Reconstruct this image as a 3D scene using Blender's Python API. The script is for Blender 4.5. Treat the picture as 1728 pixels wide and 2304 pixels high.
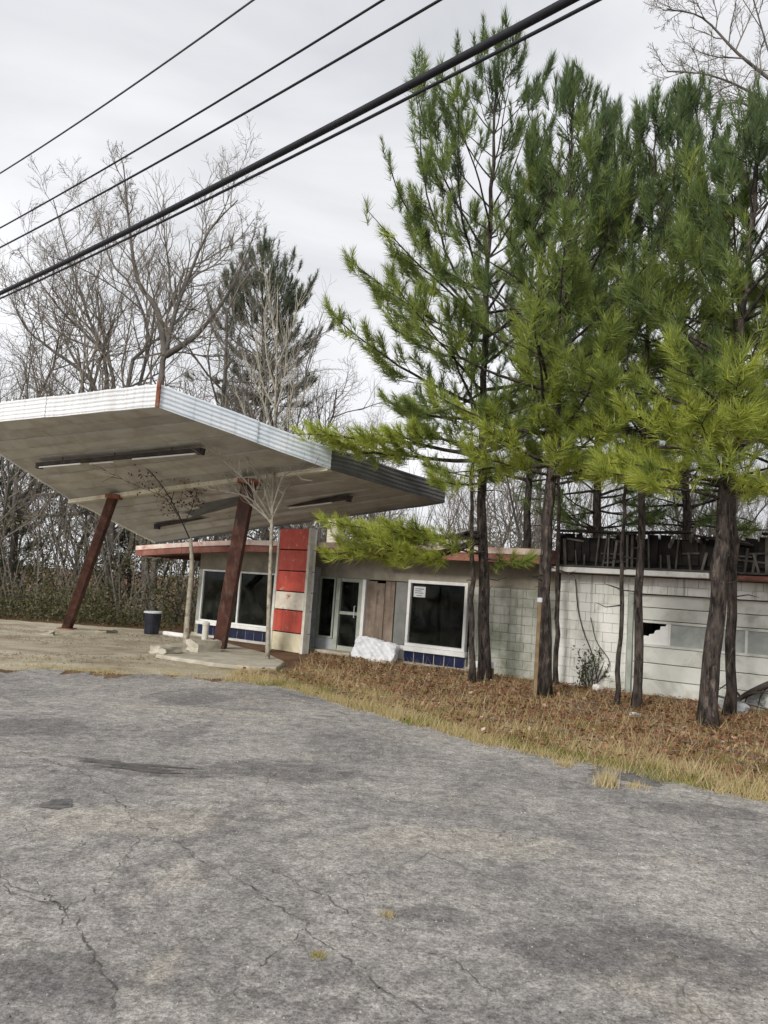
import bpy, bmesh, math, random
import numpy as np
from mathutils import Vector

for o in list(bpy.data.objects):
    bpy.data.objects.remove(o, do_unlink=True)
scene = bpy.context.scene
col = scene.collection
rad = math.radians

# ------------------------------------------------------------------ camera
F_PX, EYE = 1800.0, 1.8
PITCH, ROLL = rad(5.48), rad(4.0)
cf = np.array([0, math.cos(PITCH), math.sin(PITCH)])
cu0 = np.array([0, -math.sin(PITCH), math.cos(PITCH)])
cr = math.cos(ROLL) * np.array([1.0, 0, 0]) + math.sin(ROLL) * cu0
cu = -math.sin(ROLL) * np.array([1.0, 0, 0]) + math.cos(ROLL) * cu0
CAM = np.array([0, 0, EYE])
cd = bpy.data.cameras.new('camera')
cam = bpy.data.objects.new('camera', cd)
col.objects.link(cam)
from mathutils import Matrix
cam.matrix_world = Matrix(((cr[0], cu[0], -cf[0], 0), (cr[1], cu[1], -cf[1], 0), (cr[2], cu[2], -cf[2], EYE), (0, 0, 0, 1)))
cd.sensor_width = 36.0
cd.lens = F_PX / 2304 * 36.0
cd.clip_start, cd.clip_end = 0.1, 2000
scene.camera = cam

# ------------------------------------------------------------------ sky, sun, exposure
SUN_EL, SUN_AZ = 29.0, 212.0          # azimuth clockwise from +Y
world = bpy.data.worlds.new('World')
scene.world = world
world.use_nodes = True
wn, wl = world.node_tree.nodes, world.node_tree.links
wn.clear()
wo = wn.new('ShaderNodeOutputWorld')
bg = wn.new('ShaderNodeBackground')
sky = wn.new('ShaderNodeTexSky')
sky.sky_type = 'NISHITA'
sky.sun_disc = False
sky.sun_elevation = rad(SUN_EL)
sky.sun_rotation = rad(SUN_AZ)
sky.air_density, sky.dust_density, sky.ozone_density = 1.0, 6.0, 1.0
hs = wn.new('ShaderNodeHueSaturation')
hs.inputs['Saturation'].default_value = 0.12
tc = wn.new('ShaderNodeTexCoord')
mp = wn.new('ShaderNodeMapping')
mp.inputs['Scale'].default_value = (1.0, 1.0, 2.0)
mp.inputs['Location'].default_value = (0.35, 0.0, 0.2)
nz = wn.new('ShaderNodeTexNoise')
nz.inputs['Scale'].default_value = 1.7
nz.inputs['Detail'].default_value = 5.0
nz.inputs['Distortion'].default_value = 0.6
cr_ = wn.new('ShaderNodeValToRGB')
cr_.color_ramp.elements[0].position, cr_.color_ramp.elements[0].color = 0.36, (0.62, 0.632, 0.65, 1)
cr_.color_ramp.elements[1].position, cr_.color_ramp.elements[1].color = 0.68, (1.0, 1.0, 1.01, 1)
cloud = wn.new('ShaderNodeMixRGB')
cloud.blend_type = 'MIX'
cloud.inputs[0].default_value = 0.80
cloud.inputs[2].default_value = (6.8, 6.85, 7.0, 1)     # the even white of the cloud deck
mul = wn.new('ShaderNodeMixRGB')
mul.blend_type = 'MULTIPLY'
mul.inputs[0].default_value = 1.0
wl.new(sky.outputs[0], hs.inputs['Color'])
wl.new(hs.outputs[0], cloud.inputs[1])
wl.new(tc.outputs['Generated'], mp.inputs[0])
wl.new(mp.outputs[0], nz.inputs['Vector'])
wl.new(nz.outputs[0], cr_.inputs[0])
wl.new(cloud.outputs[0], mul.inputs[1])
wl.new(cr_.outputs[0], mul.inputs[2])
wl.new(mul.outputs[0], bg.inputs[0])
bg.inputs[1].default_value = 0.12
wl.new(bg.outputs[0], wo.inputs[0])

sl = bpy.data.lights.new('sun', 'SUN')
sl.energy = 1.5
sl.angle = rad(12)
sl.color = (1.0, 0.95, 0.88)
sun = bpy.data.objects.new('sun', sl)
col.objects.link(sun)
az, el = rad(SUN_AZ), rad(SUN_EL)
sdir = Vector((math.sin(az) * math.cos(el), math.cos(az) * math.cos(el), math.sin(el)))
sun.rotation_euler = sdir.to_track_quat('Z', 'Y').to_euler()
sun.location = (0, 0, 30)

scene.view_settings.view_transform = 'Standard'
scene.view_settings.look = 'None'
scene.view_settings.exposure = 0.58
scene.view_settings.gamma = 1.0
scene.view_settings.use_curve_mapping = False
scene.render.engine = 'CYCLES'
scene.cycles.max_bounces = 4
scene.cycles.diffuse_bounces = 3
scene.cycles.use_adaptive_sampling = True
scene.cycles.adaptive_threshold = 0.02
scene.cycles.glossy_bounces = 2
scene.cycles.transparent_max_bounces = 8
scene.cycles.caustics_reflective = False
scene.cycles.caustics_refractive = False
scene.cycles.use_denoising = True
scene.cycles.denoiser = 'OPENIMAGEDENOISE'
scene.cycles.denoising_input_passes = 'RGB_ALBEDO_NORMAL'


# ------------------------------------------------------------------ helpers
def ray(x, y):
    return cf + cr * (x - 864) / F_PX + cu * (1152 - y) / F_PX


def ground_at(x, y, z=0.0):
    d = ray(x, y)
    return CAM + d * (z - EYE) / d[2]


def at(x, y, Y):
    d = ray(x, y)
    return CAM + d * Y / d[1]


FA = np.array([-5.84, 24.8])
FB = np.array([2.0, 19.3])
FU = (FB - FA) / np.linalg.norm(FB - FA)
FN = np.array([FU[1], -FU[0]])
if FN[1] > 0:
    FN = -FN
FROT = math.atan2(FU[1], FU[0])


def fac(u, v, z=0.0):
    """facade coordinates (along, outward, up) to world"""
    p = FA + FU * u + FN * v
    return np.array([p[0], p[1], z])


def tag(o, label=None, cat=None, group=None, kind=None):
    if label: o['label'] = label
    if cat: o['category'] = cat
    if group: o['group'] = group
    if kind: o['kind'] = kind
    return o


def empty(name, loc=(0, 0, 0), rz=0.0):
    o = bpy.data.objects.new(name, None)
    o.empty_display_size = 0.2
    col.objects.link(o)
    o.location = loc
    o.rotation_euler = (0, 0, rz)
    return o


def link(name, me, parent=None, loc=None, rot=None, scale=None):
    o = bpy.data.objects.new(name, me)
    col.objects.link(o)
    if parent is not None: o.parent = parent
    if loc is not None: o.location = loc
    if rot is not None: o.rotation_euler = rot
    if scale is not None: o.scale = scale
    return o


class MB:
    def __init__(s):
        s.v, s.f = [], []

    def poly(s, pts):
        b = len(s.v)
        s.v += [tuple(map(float, p)) for p in pts]
        s.f.append(tuple(range(b, b + len(pts))))
        return s

    def hexa(s, p):          # p: 4 bottom, 4 top, ccw from above
        b = len(s.v)
        s.v += [tuple(map(float, q)) for q in p]
        for f in ((3, 2, 1, 0), (4, 5, 6, 7), (0, 1, 5, 4), (1, 2, 6, 5), (2, 3, 7, 6), (3, 0, 4, 7)):
            s.f.append(tuple(b + i for i in f))
        return s

    def box(s, x0, x1, y0, y1, z0, z1):
        return s.hexa([(x0, y0, z0), (x1, y0, z0), (x1, y1, z0), (x0, y1, z0), (x0, y0, z1), (x1, y0, z1), (x1, y1, z1), (x0, y1, z1)])

    def prism(s, pts, h):    # pts ccw in xyz, extruded by vector h
        n = len(pts)
        b = len(s.v)
        h = np.array(h, float)
        s.v += [tuple(map(float, p)) for p in pts] + [tuple(np.array(p, float) + h) for p in pts]
        s.f.append(tuple(b + i for i in reversed(range(n))))
        s.f.append(tuple(b + n + i for i in range(n)))
        for i in range(n):
            j = (i + 1) % n
            s.f.append((b + i, b + j, b + n + j, b + n + i))
        return s

    def tube(s, pts, rr, sides=6, cap=True):
        pts = [np.array(p, float) for p in pts]
        n = len(pts)
        b = len(s.v)
        ref = None
        for i, p in enumerate(pts):
            t = pts[min(i + 1, n - 1)] - pts[max(i - 1, 0)]
            t = t / (np.linalg.norm(t) + 1e-9)
            if ref is None:
                ref = np.array([1.0, 0, 0]) if abs(t[0]) < 0.8 else np.array([0, 1.0, 0])
            a = np.cross(t, ref); a /= np.linalg.norm(a) + 1e-9
            c = np.cross(a, t)
            ref = c
            r = rr[i] if hasattr(rr, '__len__') else rr
            for k in range(sides):
                w = 2 * math.pi * k / sides
                s.v.append(tuple(p + r * (math.cos(w) * a + math.sin(w) * c)))
        for i in range(n - 1):
            for k in range(sides):
                k2 = (k + 1) % sides
                s.f.append((b + i * sides + k, b + i * sides + k2, b + (i + 1) * sides + k2, b + (i + 1) * sides + k))
        if cap:
            s.f.append(tuple(b + k for k in reversed(range(sides))))
            s.f.append(tuple(b + (n - 1) * sides + k for k in range(sides)))
        return s

    def mesh(s, name, mat, smooth=False):
        me = bpy.data.meshes.new(name)
        me.from_pydata(s.v, [], s.f)
        if smooth:
            me.polygons.foreach_set('use_smooth', [True] * len(me.polygons))
        me.materials.append(mat)
        me.update()
        return me

    def build(s, name, mat, parent=None, smooth=False, bevel=0.0, **k):
        me = s.mesh(name, mat, smooth)
        if bevel > 0:
            bm = bmesh.new(); bm.from_mesh(me)
            bmesh.ops.recalc_face_normals(bm, faces=bm.faces)
            bmesh.ops.bevel(bm, geom=list(bm.edges), offset=bevel, segments=1, affect='EDGES', clamp_overlap=True)
            bm.to_mesh(me); bm.free()
        return link(name, me, parent, **k)


def tri_mesh(name, verts, mat, tint=None, nper=3):
    """verts (N*nper,3): independent triangles or quads, quick"""
    n = len(verts) // nper
    me = bpy.data.meshes.new(name)
    me.vertices.add(n * nper)
    me.vertices.foreach_set('co', np.asarray(verts, np.float32).ravel())
    me.loops.add(n * nper)
    me.loops.foreach_set('vertex_index', np.arange(n * nper, dtype=np.int32))
    me.polygons.add(n)
    me.polygons.foreach_set('loop_start', np.arange(0, n * nper, nper, dtype=np.int32))
    if tint is not None:
        at_ = me.attributes.new('tint', 'FLOAT', 'POINT')
        at_.data.foreach_set('value', np.repeat(np.asarray(tint, np.float32), nper))
    me.materials.append(mat)
    me.update(calc_edges=True)
    me.validate()
    return me


# ------------------------------------------------------------------ materials
def new_mat(name):
    m = bpy.data.materials.new(name)
    m.use_nodes = True
    nt = m.node_tree
    nt.nodes.clear()
    out = nt.nodes.new('ShaderNodeOutputMaterial')
    return m, nt.nodes, nt.links, out


def noise(nd, ln, vec, scale, detail=4, rough=0.6, dist=0.0):
    n = nd.new('ShaderNodeTexNoise')
    n.inputs['Scale'].default_value = scale
    n.inputs['Detail'].default_value = detail
    n.inputs['Roughness'].default_value = rough
    n.inputs['Distortion'].default_value = dist
    ln.new(vec, n.inputs['Vector'])
    return n.outputs[0]


def ramp(nd, ln, val, stops):
    r = nd.new('ShaderNodeValToRGB')
    e = r.color_ramp.elements
    while len(e) < len(stops): e.new(0.5)
    for el_, (p, c) in zip(e, stops):
        el_.position = p
        el_.color = (*c, 1) if len(c) == 3 else c
    ln.new(val, r.inputs[0])
    return r.outputs[0]


def mix(nd, ln, fac_, a, b, mode='MIX'):
    m = nd.new('ShaderNodeMixRGB')
    m.blend_type = mode
    for i, x in ((0, fac_), (1, a), (2, b)):
        if isinstance(x, (int, float)): m.inputs[i].default_value = x
        elif isinstance(x, tuple): m.inputs[i].default_value = (*x, 1)
        else: ln.new(x, m.inputs[i])
    return m.outputs[0]


G3 = lambda g: (g, g, g)


def surf(name, c1, c2, scale=3.0, rough=0.85, dirt=None, dirt_scale=1.2, dirt_pos=(0.5, 0.7), streak=None, bump=0.3, bump_scale=40, metallic=0.0, vary=0.0, coord='Object', spec=0.3, stretch=None):
    """mottled base c1..c2, optional dirt patches, optional vertical run-off streaks, fine relief, per-piece variation"""
    m, nd, ln, out = new_mat(name)
    t = nd.new('ShaderNodeTexCoord')
    if coord == 'World':
        g = nd.new('ShaderNodeNewGeometry'); vec = g.outputs['Position']
    else:
        vec = t.outputs[coord]
    oi = nd.new('ShaderNodeObjectInfo')
    addv = nd.new('ShaderNodeVectorMath'); addv.operation = 'ADD'
    sc = nd.new('ShaderNodeVectorMath'); sc.operation = 'SCALE'
    cmb = nd.new('ShaderNodeCombineXYZ')
    for i in range(3): ln.new(oi.outputs['Random'], cmb.inputs[i])
    ln.new(cmb.outputs[0], sc.inputs[0]); sc.inputs['Scale'].default_value = 37.0
    ln.new(vec, addv.inputs[0]); ln.new(sc.outputs[0], addv.inputs[1])
    V = vec if coord == 'World' else addv.outputs[0]
    if stretch is not None:
        ms = nd.new('ShaderNodeMapping'); ms.inputs['Scale'].default_value = (1, 1, stretch)
        ln.new(V, ms.inputs[0]); V = ms.outputs[0]
    c = ramp(nd, ln, noise(nd, ln, V, scale), [(0.35, c1), (0.65, c2)])
    if dirt is not None:
        f = ramp(nd, ln, noise(nd, ln, V, dirt_scale, 6, 0.65, 0.4), [(dirt_pos[0], G3(0)), (dirt_pos[1], G3(1))])
        c = mix(nd, ln, f, c, dirt)
    if streak is not None:
        mpn = nd.new('ShaderNodeMapping')
        mpn.inputs['Scale'].default_value = (9, 9, 0.5)
        ln.new(V, mpn.inputs[0])
        f = ramp(nd, ln, noise(nd, ln, mpn.outputs[0], 1.0, 4, 0.6), [(0.52, G3(0)), (0.75, G3(0.85))])
        c = mix(nd, ln, f, c, streak)
    if vary > 0:
        mr = nd.new('ShaderNodeMapRange')
        mr.inputs['To Min'].default_value = 1 - vary
        mr.inputs['To Max'].default_value = 1 + vary * 0.5
        ln.new(oi.outputs['Random'], mr.inputs['Value'])
        hsv = nd.new('ShaderNodeHueSaturation')
        ln.new(mr.outputs[0], hsv.inputs['Value'])
        ln.new(c, hsv.inputs['Color'])
        c = hsv.outputs[0]
    b = nd.new('ShaderNodeBsdfPrincipled')
    ln.new(c, b.inputs['Base Color'])
    b.inputs['Roughness'].default_value = rough
    b.inputs['Metallic'].default_value = metallic
    b.inputs['Specular IOR Level'].default_value = spec
    if bump > 0:
        bp = nd.new('ShaderNodeBump')
        bp.inputs['Strength'].default_value = bump
        bp.inputs['Distance'].default_value = 0.02
        ln.new(noise(nd, ln, V, bump_scale, 5, 0.7), bp.inputs['Height'])
        ln.new(bp.outputs[0], b.inputs['Normal'])
    ln.new(b.outputs[0], out.inputs[0])
    return m


def leaf_mat(name, stops, transl=0.35, rough=0.6):
    """colour from the per-leaf 'tint' attribute"""
    m, nd, ln, out = new_mat(name)
    a = nd.new('ShaderNodeAttribute'); a.attribute_name = 'tint'
    c = ramp(nd, ln, a.outputs['Fac'], stops)
    b = nd.new('ShaderNodeBsdfPrincipled')
    ln.new(c, b.inputs['Base Color'])
    b.inputs['Roughness'].default_value = rough
    b.inputs['Specular IOR Level'].default_value = 0.25
    if transl > 0:
        tr = nd.new('ShaderNodeBsdfTranslucent')
        ln.new(c, tr.inputs['Color'])
        mx = nd.new('ShaderNodeMixShader')
        mx.inputs[0].default_value = transl
        ln.new(b.outputs[0], mx.inputs[1]); ln.new(tr.outputs[0], mx.inputs[2])
        ln.new(mx.outputs[0], out.inputs[0])
    else:
        ln.new(b.outputs[0], out.inputs[0])
    return m


M = {}
M['white_metal'] = surf('white_metal', (0.74, 0.76, 0.78), (0.82, 0.83, 0.84), 2.0, 0.45, dirt=(0.50, 0.50, 0.48), dirt_scale=1.0, dirt_pos=(0.55, 0.8), bump=0.05, spec=0.5, streak=(0.52, 0.48, 0.43))
M['blue_metal'] = surf('blue_metal', (0.62, 0.69, 0.76), (0.76, 0.80, 0.84), 1.2, 0.4, dirt=(0.46, 0.52, 0.58), dirt_scale=0.9, dirt_pos=(0.5, 0.75), bump=0.05, spec=0.5, streak=(0.46, 0.50, 0.54))
M['grey_metal'] = surf('grey_metal', (0.10, 0.105, 0.11), (0.17, 0.17, 0.175), 1.5, 0.5, bump=0.05)
M['rust'] = surf('rust', (0.16, 0.05, 0.03), (0.30, 0.13, 0.07), 8, 0.9, bump=0.3)
M['soffit'] = surf('soffit', (0.42, 0.41, 0.375), (0.53, 0.52, 0.48), 0.9, 0.75, dirt=(0.30, 0.25, 0.195), dirt_scale=1.6, dirt_pos=(0.45, 0.8), bump=0.08, vary=0.14)
M['cream'] = surf('cream', (0.62, 0.56, 0.42), (0.74, 0.70, 0.58), 4, 0.7, dirt=(0.42, 0.36, 0.26), dirt_pos=(0.55, 0.8), bump=0.1)
M['column'] = surf('column', (0.055, 0.022, 0.017), (0.105, 0.045, 0.034), 5, 0.7, streak=(0.16, 0.10, 0.075), dirt=(0.030, 0.019, 0.017), dirt_scale=2.0, dirt_pos=(0.5, 0.7), bump=0.2)
M['fixture'] = surf('fixture', (0.025, 0.02, 0.018), (0.06, 0.045, 0.04), 4, 0.7, bump=0.1)
M['tube_white'] = surf('tube_white', (0.72, 0.72, 0.70), (0.80, 0.80, 0.78), 4, 0.25, bump=0)
M['red_panel'] = surf('red_panel', (0.50, 0.060, 0.038), (0.60, 0.105, 0.068), 3, 0.45, dirt=(0.60, 0.36, 0.29), dirt_scale=5, dirt_pos=(0.60, 0.66), streak=(0.30, 0.05, 0.035), bump=0.08, vary=0.12, spec=0.5)
M['faded_panel'] = surf('faded_panel', (0.66, 0.57, 0.46), (0.76, 0.72, 0.62), 5, 0.6, dirt=(0.50, 0.16, 0.11), dirt_scale=4, dirt_pos=(0.58, 0.66), bump=0.2)
M['cream_panel'] = surf('cream_panel', (0.58, 0.52, 0.36), (0.70, 0.64, 0.47), 5, 0.6, dirt=(0.42, 0.34, 0.2), bump=0.15)
M['white_paint'] = surf('white_paint', (0.72, 0.72, 0.69), (0.82, 0.82, 0.80), 5, 0.6, dirt=(0.42, 0.40, 0.35), dirt_scale=2.5, dirt_pos=(0.58, 0.74), bump=0.15)
M['pale_trim'] = surf('pale_trim', (0.55, 0.53, 0.46), (0.70, 0.69, 0.62), 6, 0.65, dirt=(0.36, 0.33, 0.25), dirt_pos=(0.52, 0.75), bump=0.15)
M['fascia_pink'] = surf('fascia_pink', (0.66, 0.46, 0.40), (0.76, 0.66, 0.58), 2.5, 0.7, dirt=(0.48, 0.20, 0.16), dirt_scale=2.2, dirt_pos=(0.52, 0.70), bump=0.2)
M['fascia_red'] = surf('fascia_red', (0.24, 0.085, 0.068), (0.36, 0.17, 0.13), 3, 0.75, dirt=(0.13, 0.06, 0.045), dirt_pos=(0.5, 0.7), bump=0.2)
M['eave_under'] = surf('eave_under', (0.17, 0.13, 0.09), (0.26, 0.21, 0.15), 3, 0.8, dirt=(0.10, 0.07, 0.05), dirt_pos=(0.5, 0.7), bump=0.2)
M['roof_felt'] = surf('roof_felt', (0.07, 0.065, 0.06), (0.12, 0.11, 0.10), 3, 0.95, bump=0.3)
M['lintel'] = surf('lintel', (0.24, 0.22, 0.17), (0.33, 0.30, 0.24), 2.5, 0.85, dirt=(0.14, 0.12, 0.09), dirt_pos=(0.5, 0.75), bump=0.2)
M['grey_block'] = surf('grey_block', (0.36, 0.38, 0.39), (0.46, 0.48, 0.49), 4, 0.85, dirt=(0.24, 0.25, 0.25), dirt_pos=(0.52, 0.75), bump=0.3, vary=0.15)
M['stained_block'] = surf('stained_block', (0.34, 0.35, 0.30), (0.48, 0.48, 0.43), 1.6, 0.9, dirt=(0.17, 0.19, 0.13), dirt_scale=1.2, dirt_pos=(0.45, 0.7), bump=0.4, bump_scale=60, coord='World', streak=(0.15, 0.15, 0.12))
M['white_block'] = surf('white_block', (0.66, 0.66, 0.61), (0.80, 0.79, 0.75), 1.5, 0.9, dirt=(0.42, 0.42, 0.34), dirt_scale=1.1, dirt_pos=(0.5, 0.75), bump=0.4, bump_scale=60, coord='World', streak=(0.25, 0.25, 0.19))
M['mortar'] = surf('mortar', (0.48, 0.47, 0.43), (0.60, 0.59, 0.55), 5, 0.95, bump=0.3)
M['blue_tile'] = surf('blue_tile', (0.010, 0.014, 0.045), (0.018, 0.026, 0.075), 5, 0.22, bump=0.03, vary=0.3, spec=0.6)
M['plywood'] = surf('plywood', (0.17, 0.13, 0.10), (0.27, 0.22, 0.175), 2.5, 0.9, dirt=(0.09, 0.065, 0.05), dirt_scale=1.5, dirt_pos=(0.5, 0.7), bump=0.2, vary=0.3, streak=(0.09, 0.065, 0.05))
M['grey_board'] = surf('grey_board', (0.16, 0.165, 0.155), (0.22, 0.22, 0.205), 3, 0.85, bump=0.15)
M['door_frame'] = surf('door_frame', (0.30, 0.33, 0.28), (0.42, 0.45, 0.39), 4, 0.5, bump=0.1)
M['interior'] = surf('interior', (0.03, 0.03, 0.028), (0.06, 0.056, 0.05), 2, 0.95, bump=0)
M['door_panel'] = surf('door_panel', (0.56, 0.57, 0.52), (0.68, 0.68, 0.63), 1.2, 0.8, dirt=(0.34, 0.35, 0.29), dirt_scale=1.4, dirt_pos=(0.48, 0.72), bump=0.2, vary=0.08)
M['dirty_pane'] = surf('dirty_pane', (0.27, 0.29, 0.27), (0.38, 0.40, 0.37), 2.5, 0.4, dirt=(0.20, 0.21, 0.19), bump=0.05, vary=0.2, spec=0.5)
M['jamb'] = surf('jamb', (0.28, 0.31, 0.27), (0.38, 0.41, 0.36), 4, 0.8, bump=0.2)
M['dark_timber'] = surf('dark_timber', (0.012, 0.011, 0.010), (0.035, 0.03, 0.027), 3, 0.95, bump=0.3)
M['stud'] = surf('stud', (0.09, 0.08, 0.07), (0.17, 0.155, 0.14), 4, 0.9, bump=0.3, vary=0.45)
M['concrete'] = surf('concrete', (0.36, 0.33, 0.26), (0.52, 0.48, 0.40), 3, 0.95, dirt=(0.30, 0.25, 0.17), dirt_scale=1.6, dirt_pos=(0.48, 0.72), bump=0.4)
M['bin'] = surf('bin', (0.006, 0.008, 0.016), (0.011, 0.014, 0.025), 5, 0.45, bump=0.05, spec=0.5)
M['bin_rim'] = surf('bin_rim', (0.5, 0.52, 0.55), (0.62, 0.64, 0.66), 5, 0.5, bump=0.05)
M['plastic_wrap'] = surf('plastic_wrap', (0.62, 0.64, 0.67), (0.76, 0.77, 0.79), 6, 0.35, dirt=(0.45, 0.46, 0.47), dirt_scale=4, bump=0.4, bump_scale=14, spec=0.5)
M['paper'] = surf('paper', (0.5, 0.51, 0.52), (0.62, 0.63, 0.64), 5, 0.9, bump=0)
M['ink'] = surf('ink', (0.14, 0.15, 0.17), (0.2, 0.2, 0.22), 5, 0.9, bump=0)
M['post'] = surf('post', (0.16, 0.11, 0.06), (0.26, 0.19, 0.11), 6, 0.85, bump=0.3)
M['cable'] = surf('cable', (0.012, 0.013, 0.017), (0.02, 0.021, 0.026), 5, 0.6, bump=0)
M['cable_thin'] = surf('cable_thin', (0.05, 0.05, 0.055), (0.08, 0.08, 0.085), 5, 0.6, bump=0)
M['bark_pine'] = surf('bark_pine', (0.012, 0.010, 0.009), (0.085, 0.068, 0.058), 16, 0.95, dirt=(0.18, 0.145, 0.12), dirt_scale=12, dirt_pos=(0.56, 0.68), bump=1.0, bump_scale=20, stretch=.30, coord='World')
M['twig_pine'] = surf('twig_pine', (0.055, 0.04, 0.03), (0.10, 0.07, 0.05), 5, 0.95, bump=0, coord='World')
M['bark_grey'] = surf('bark_grey', (0.085, 0.075, 0.065), (0.17, 0.155, 0.14), 2, 0.95, bump=0.4, coord='World')
M['bark_pale'] = surf('bark_pale', (0.135, 0.12, 0.10), (0.25, 0.225, 0.19), 3, 0.95, bump=0, coord='World')
M['bark_sapling'] = surf('bark_sapling', (0.27, 0.24, 0.185), (0.42, 0.385, 0.31), 9, 0.95, dirt=(0.13, 0.11, 0.085), dirt_scale=7, dirt_pos=(0.5, 0.66), bump=0.3, coord='World')
M['twig_pale'] = surf('twig_pale', (0.30, 0.275, 0.225), (0.46, 0.43, 0.36), 9, 0.95, bump=0, coord='World')
M['dead_limb'] = surf('dead_limb', (0.035, 0.028, 0.024), (0.08, 0.065, 0.055), 5, 0.95, bump=0.5, coord='World')
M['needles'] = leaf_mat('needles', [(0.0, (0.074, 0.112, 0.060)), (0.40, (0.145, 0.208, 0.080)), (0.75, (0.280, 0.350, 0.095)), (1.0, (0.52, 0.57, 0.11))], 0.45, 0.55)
M['needles_far'] = leaf_mat('needles_far', [(0.0, (0.10, 0.125, 0.085)), (1.0, (0.21, 0.23, 0.15))], 0.35)
M['dead_leaf'] = leaf_mat('dead_leaf', [(0.0, (0.05, 0.03, 0.02)), (1.0, (0.19, 0.115, 0.07))], 0.2)
M['litter_leaf'] = leaf_mat('litter_leaf', [(0.0, (0.11, 0.05, 0.032)), (0.5, (0.27, 0.125, 0.072)), (0.85, (0.40, 0.25, 0.15)), (1.0, (0.56, 0.46, 0.35))], 0.1, 0.8)
M['straw'] = leaf_mat('straw', [(0.0, (0.16, 0.075, 0.042)), (0.6, (0.34, 0.18, 0.09)), (1.0, (0.50, 0.34, 0.19))], 0.1, 0.8)
M['grass'] = leaf_mat('grass', [(0.0, (0.12, 0.17, 0.03)), (0.25, (0.33, 0.30, 0.10)), (0.6, (0.50, 0.40, 0.20)), (1.0, (0.64, 0.55, 0.35))], 0.3, 0.8)
M['brush'] = leaf_mat('brush', [(0.0, (0.035, 0.045, 0.018)), (0.35, (0.085, 0.092, 0.038)), (0.7, (0.15, 0.135, 0.072)), (1.0, (0.25, 0.21, 0.145))], 0.25, 0.8)
M['shrub_leaf'] = leaf_mat('shrub_leaf', [(0.0, (0.04, 0.06, 0.02)), (1.0, (0.13, 0.13, 0.05))], 0.25)


def glass_mat():
    m, nd, ln, out = new_mat('window_glass')
    tr = nd.new('ShaderNodeBsdfTransparent'); tr.inputs[0].default_value = (0.55, 0.6, 0.58, 1)
    gl = nd.new('ShaderNodeBsdfGlossy'); gl.inputs['Roughness'].default_value = 0.04
    gl.inputs[0].default_value = (0.8, 0.85, 0.85, 1)
    fr = nd.new('ShaderNodeFresnel'); fr.inputs[0].default_value = 1.22
    mx = nd.new('ShaderNodeMixShader')
    ln.new(fr.outputs[0], mx.inputs[0]); ln.new(tr.outputs[0], mx.inputs[1]); ln.new(gl.outputs[0], mx.inputs[2])
    g = nd.new('ShaderNodeNewGeometry')
    df = nd.new('ShaderNodeBsdfDiffuse'); df.inputs[0].default_value = (0.30, 0.30, 0.27, 1)
    k = ramp(nd, ln, noise(nd, ln, g.outputs['Position'], 1.6, 7, 0.7, 0.8), [(0.42, G3(0.0)), (0.78, G3(0.12))])
    m2 = nd.new('ShaderNodeMixShader')
    ln.new(k, m2.inputs[0]); ln.new(mx.outputs[0], m2.inputs[1]); ln.new(df.outputs[0], m2.inputs[2])
    ln.new(m2.outputs[0], out.inputs[0])
    return m


M['glass'] = glass_mat()


def _st(px_, py_, rx, ry, k, tone):
    g_ = ground_at(px_, py_)
    return (float(g_[0]), float(g_[1]), rx, ry, k, tone)


DK, PU, LT = (0.115, 0.108, 0.108), (0.15, 0.138, 0.145), (0.42, 0.385, 0.32)
STAINS = [_st(640, 1735, 1.1, .55, .75, DK), _st(330, 1735, .8, .3, .8, DK), _st(820, 1560, 1.6, .6, .7, PU), _st(1330, 1655, 1.2, .6, .75, PU), _st(1600, 1830, .9, .4, .7, DK),
          _st(60, 1640, .9, .9, .7, DK), _st(300, 1850, 1.0, .5, .5, LT), _st(1050, 1900, 1.2, .5, .45, LT), _st(100, 2200, .7, .35, .7, DK), _st(1500, 2150, 1.1, .5, .75, DK), _st(950, 2060, .5, .2, .6, DK), _st(450, 1600, 1.8, .4, .5, LT)]


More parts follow.
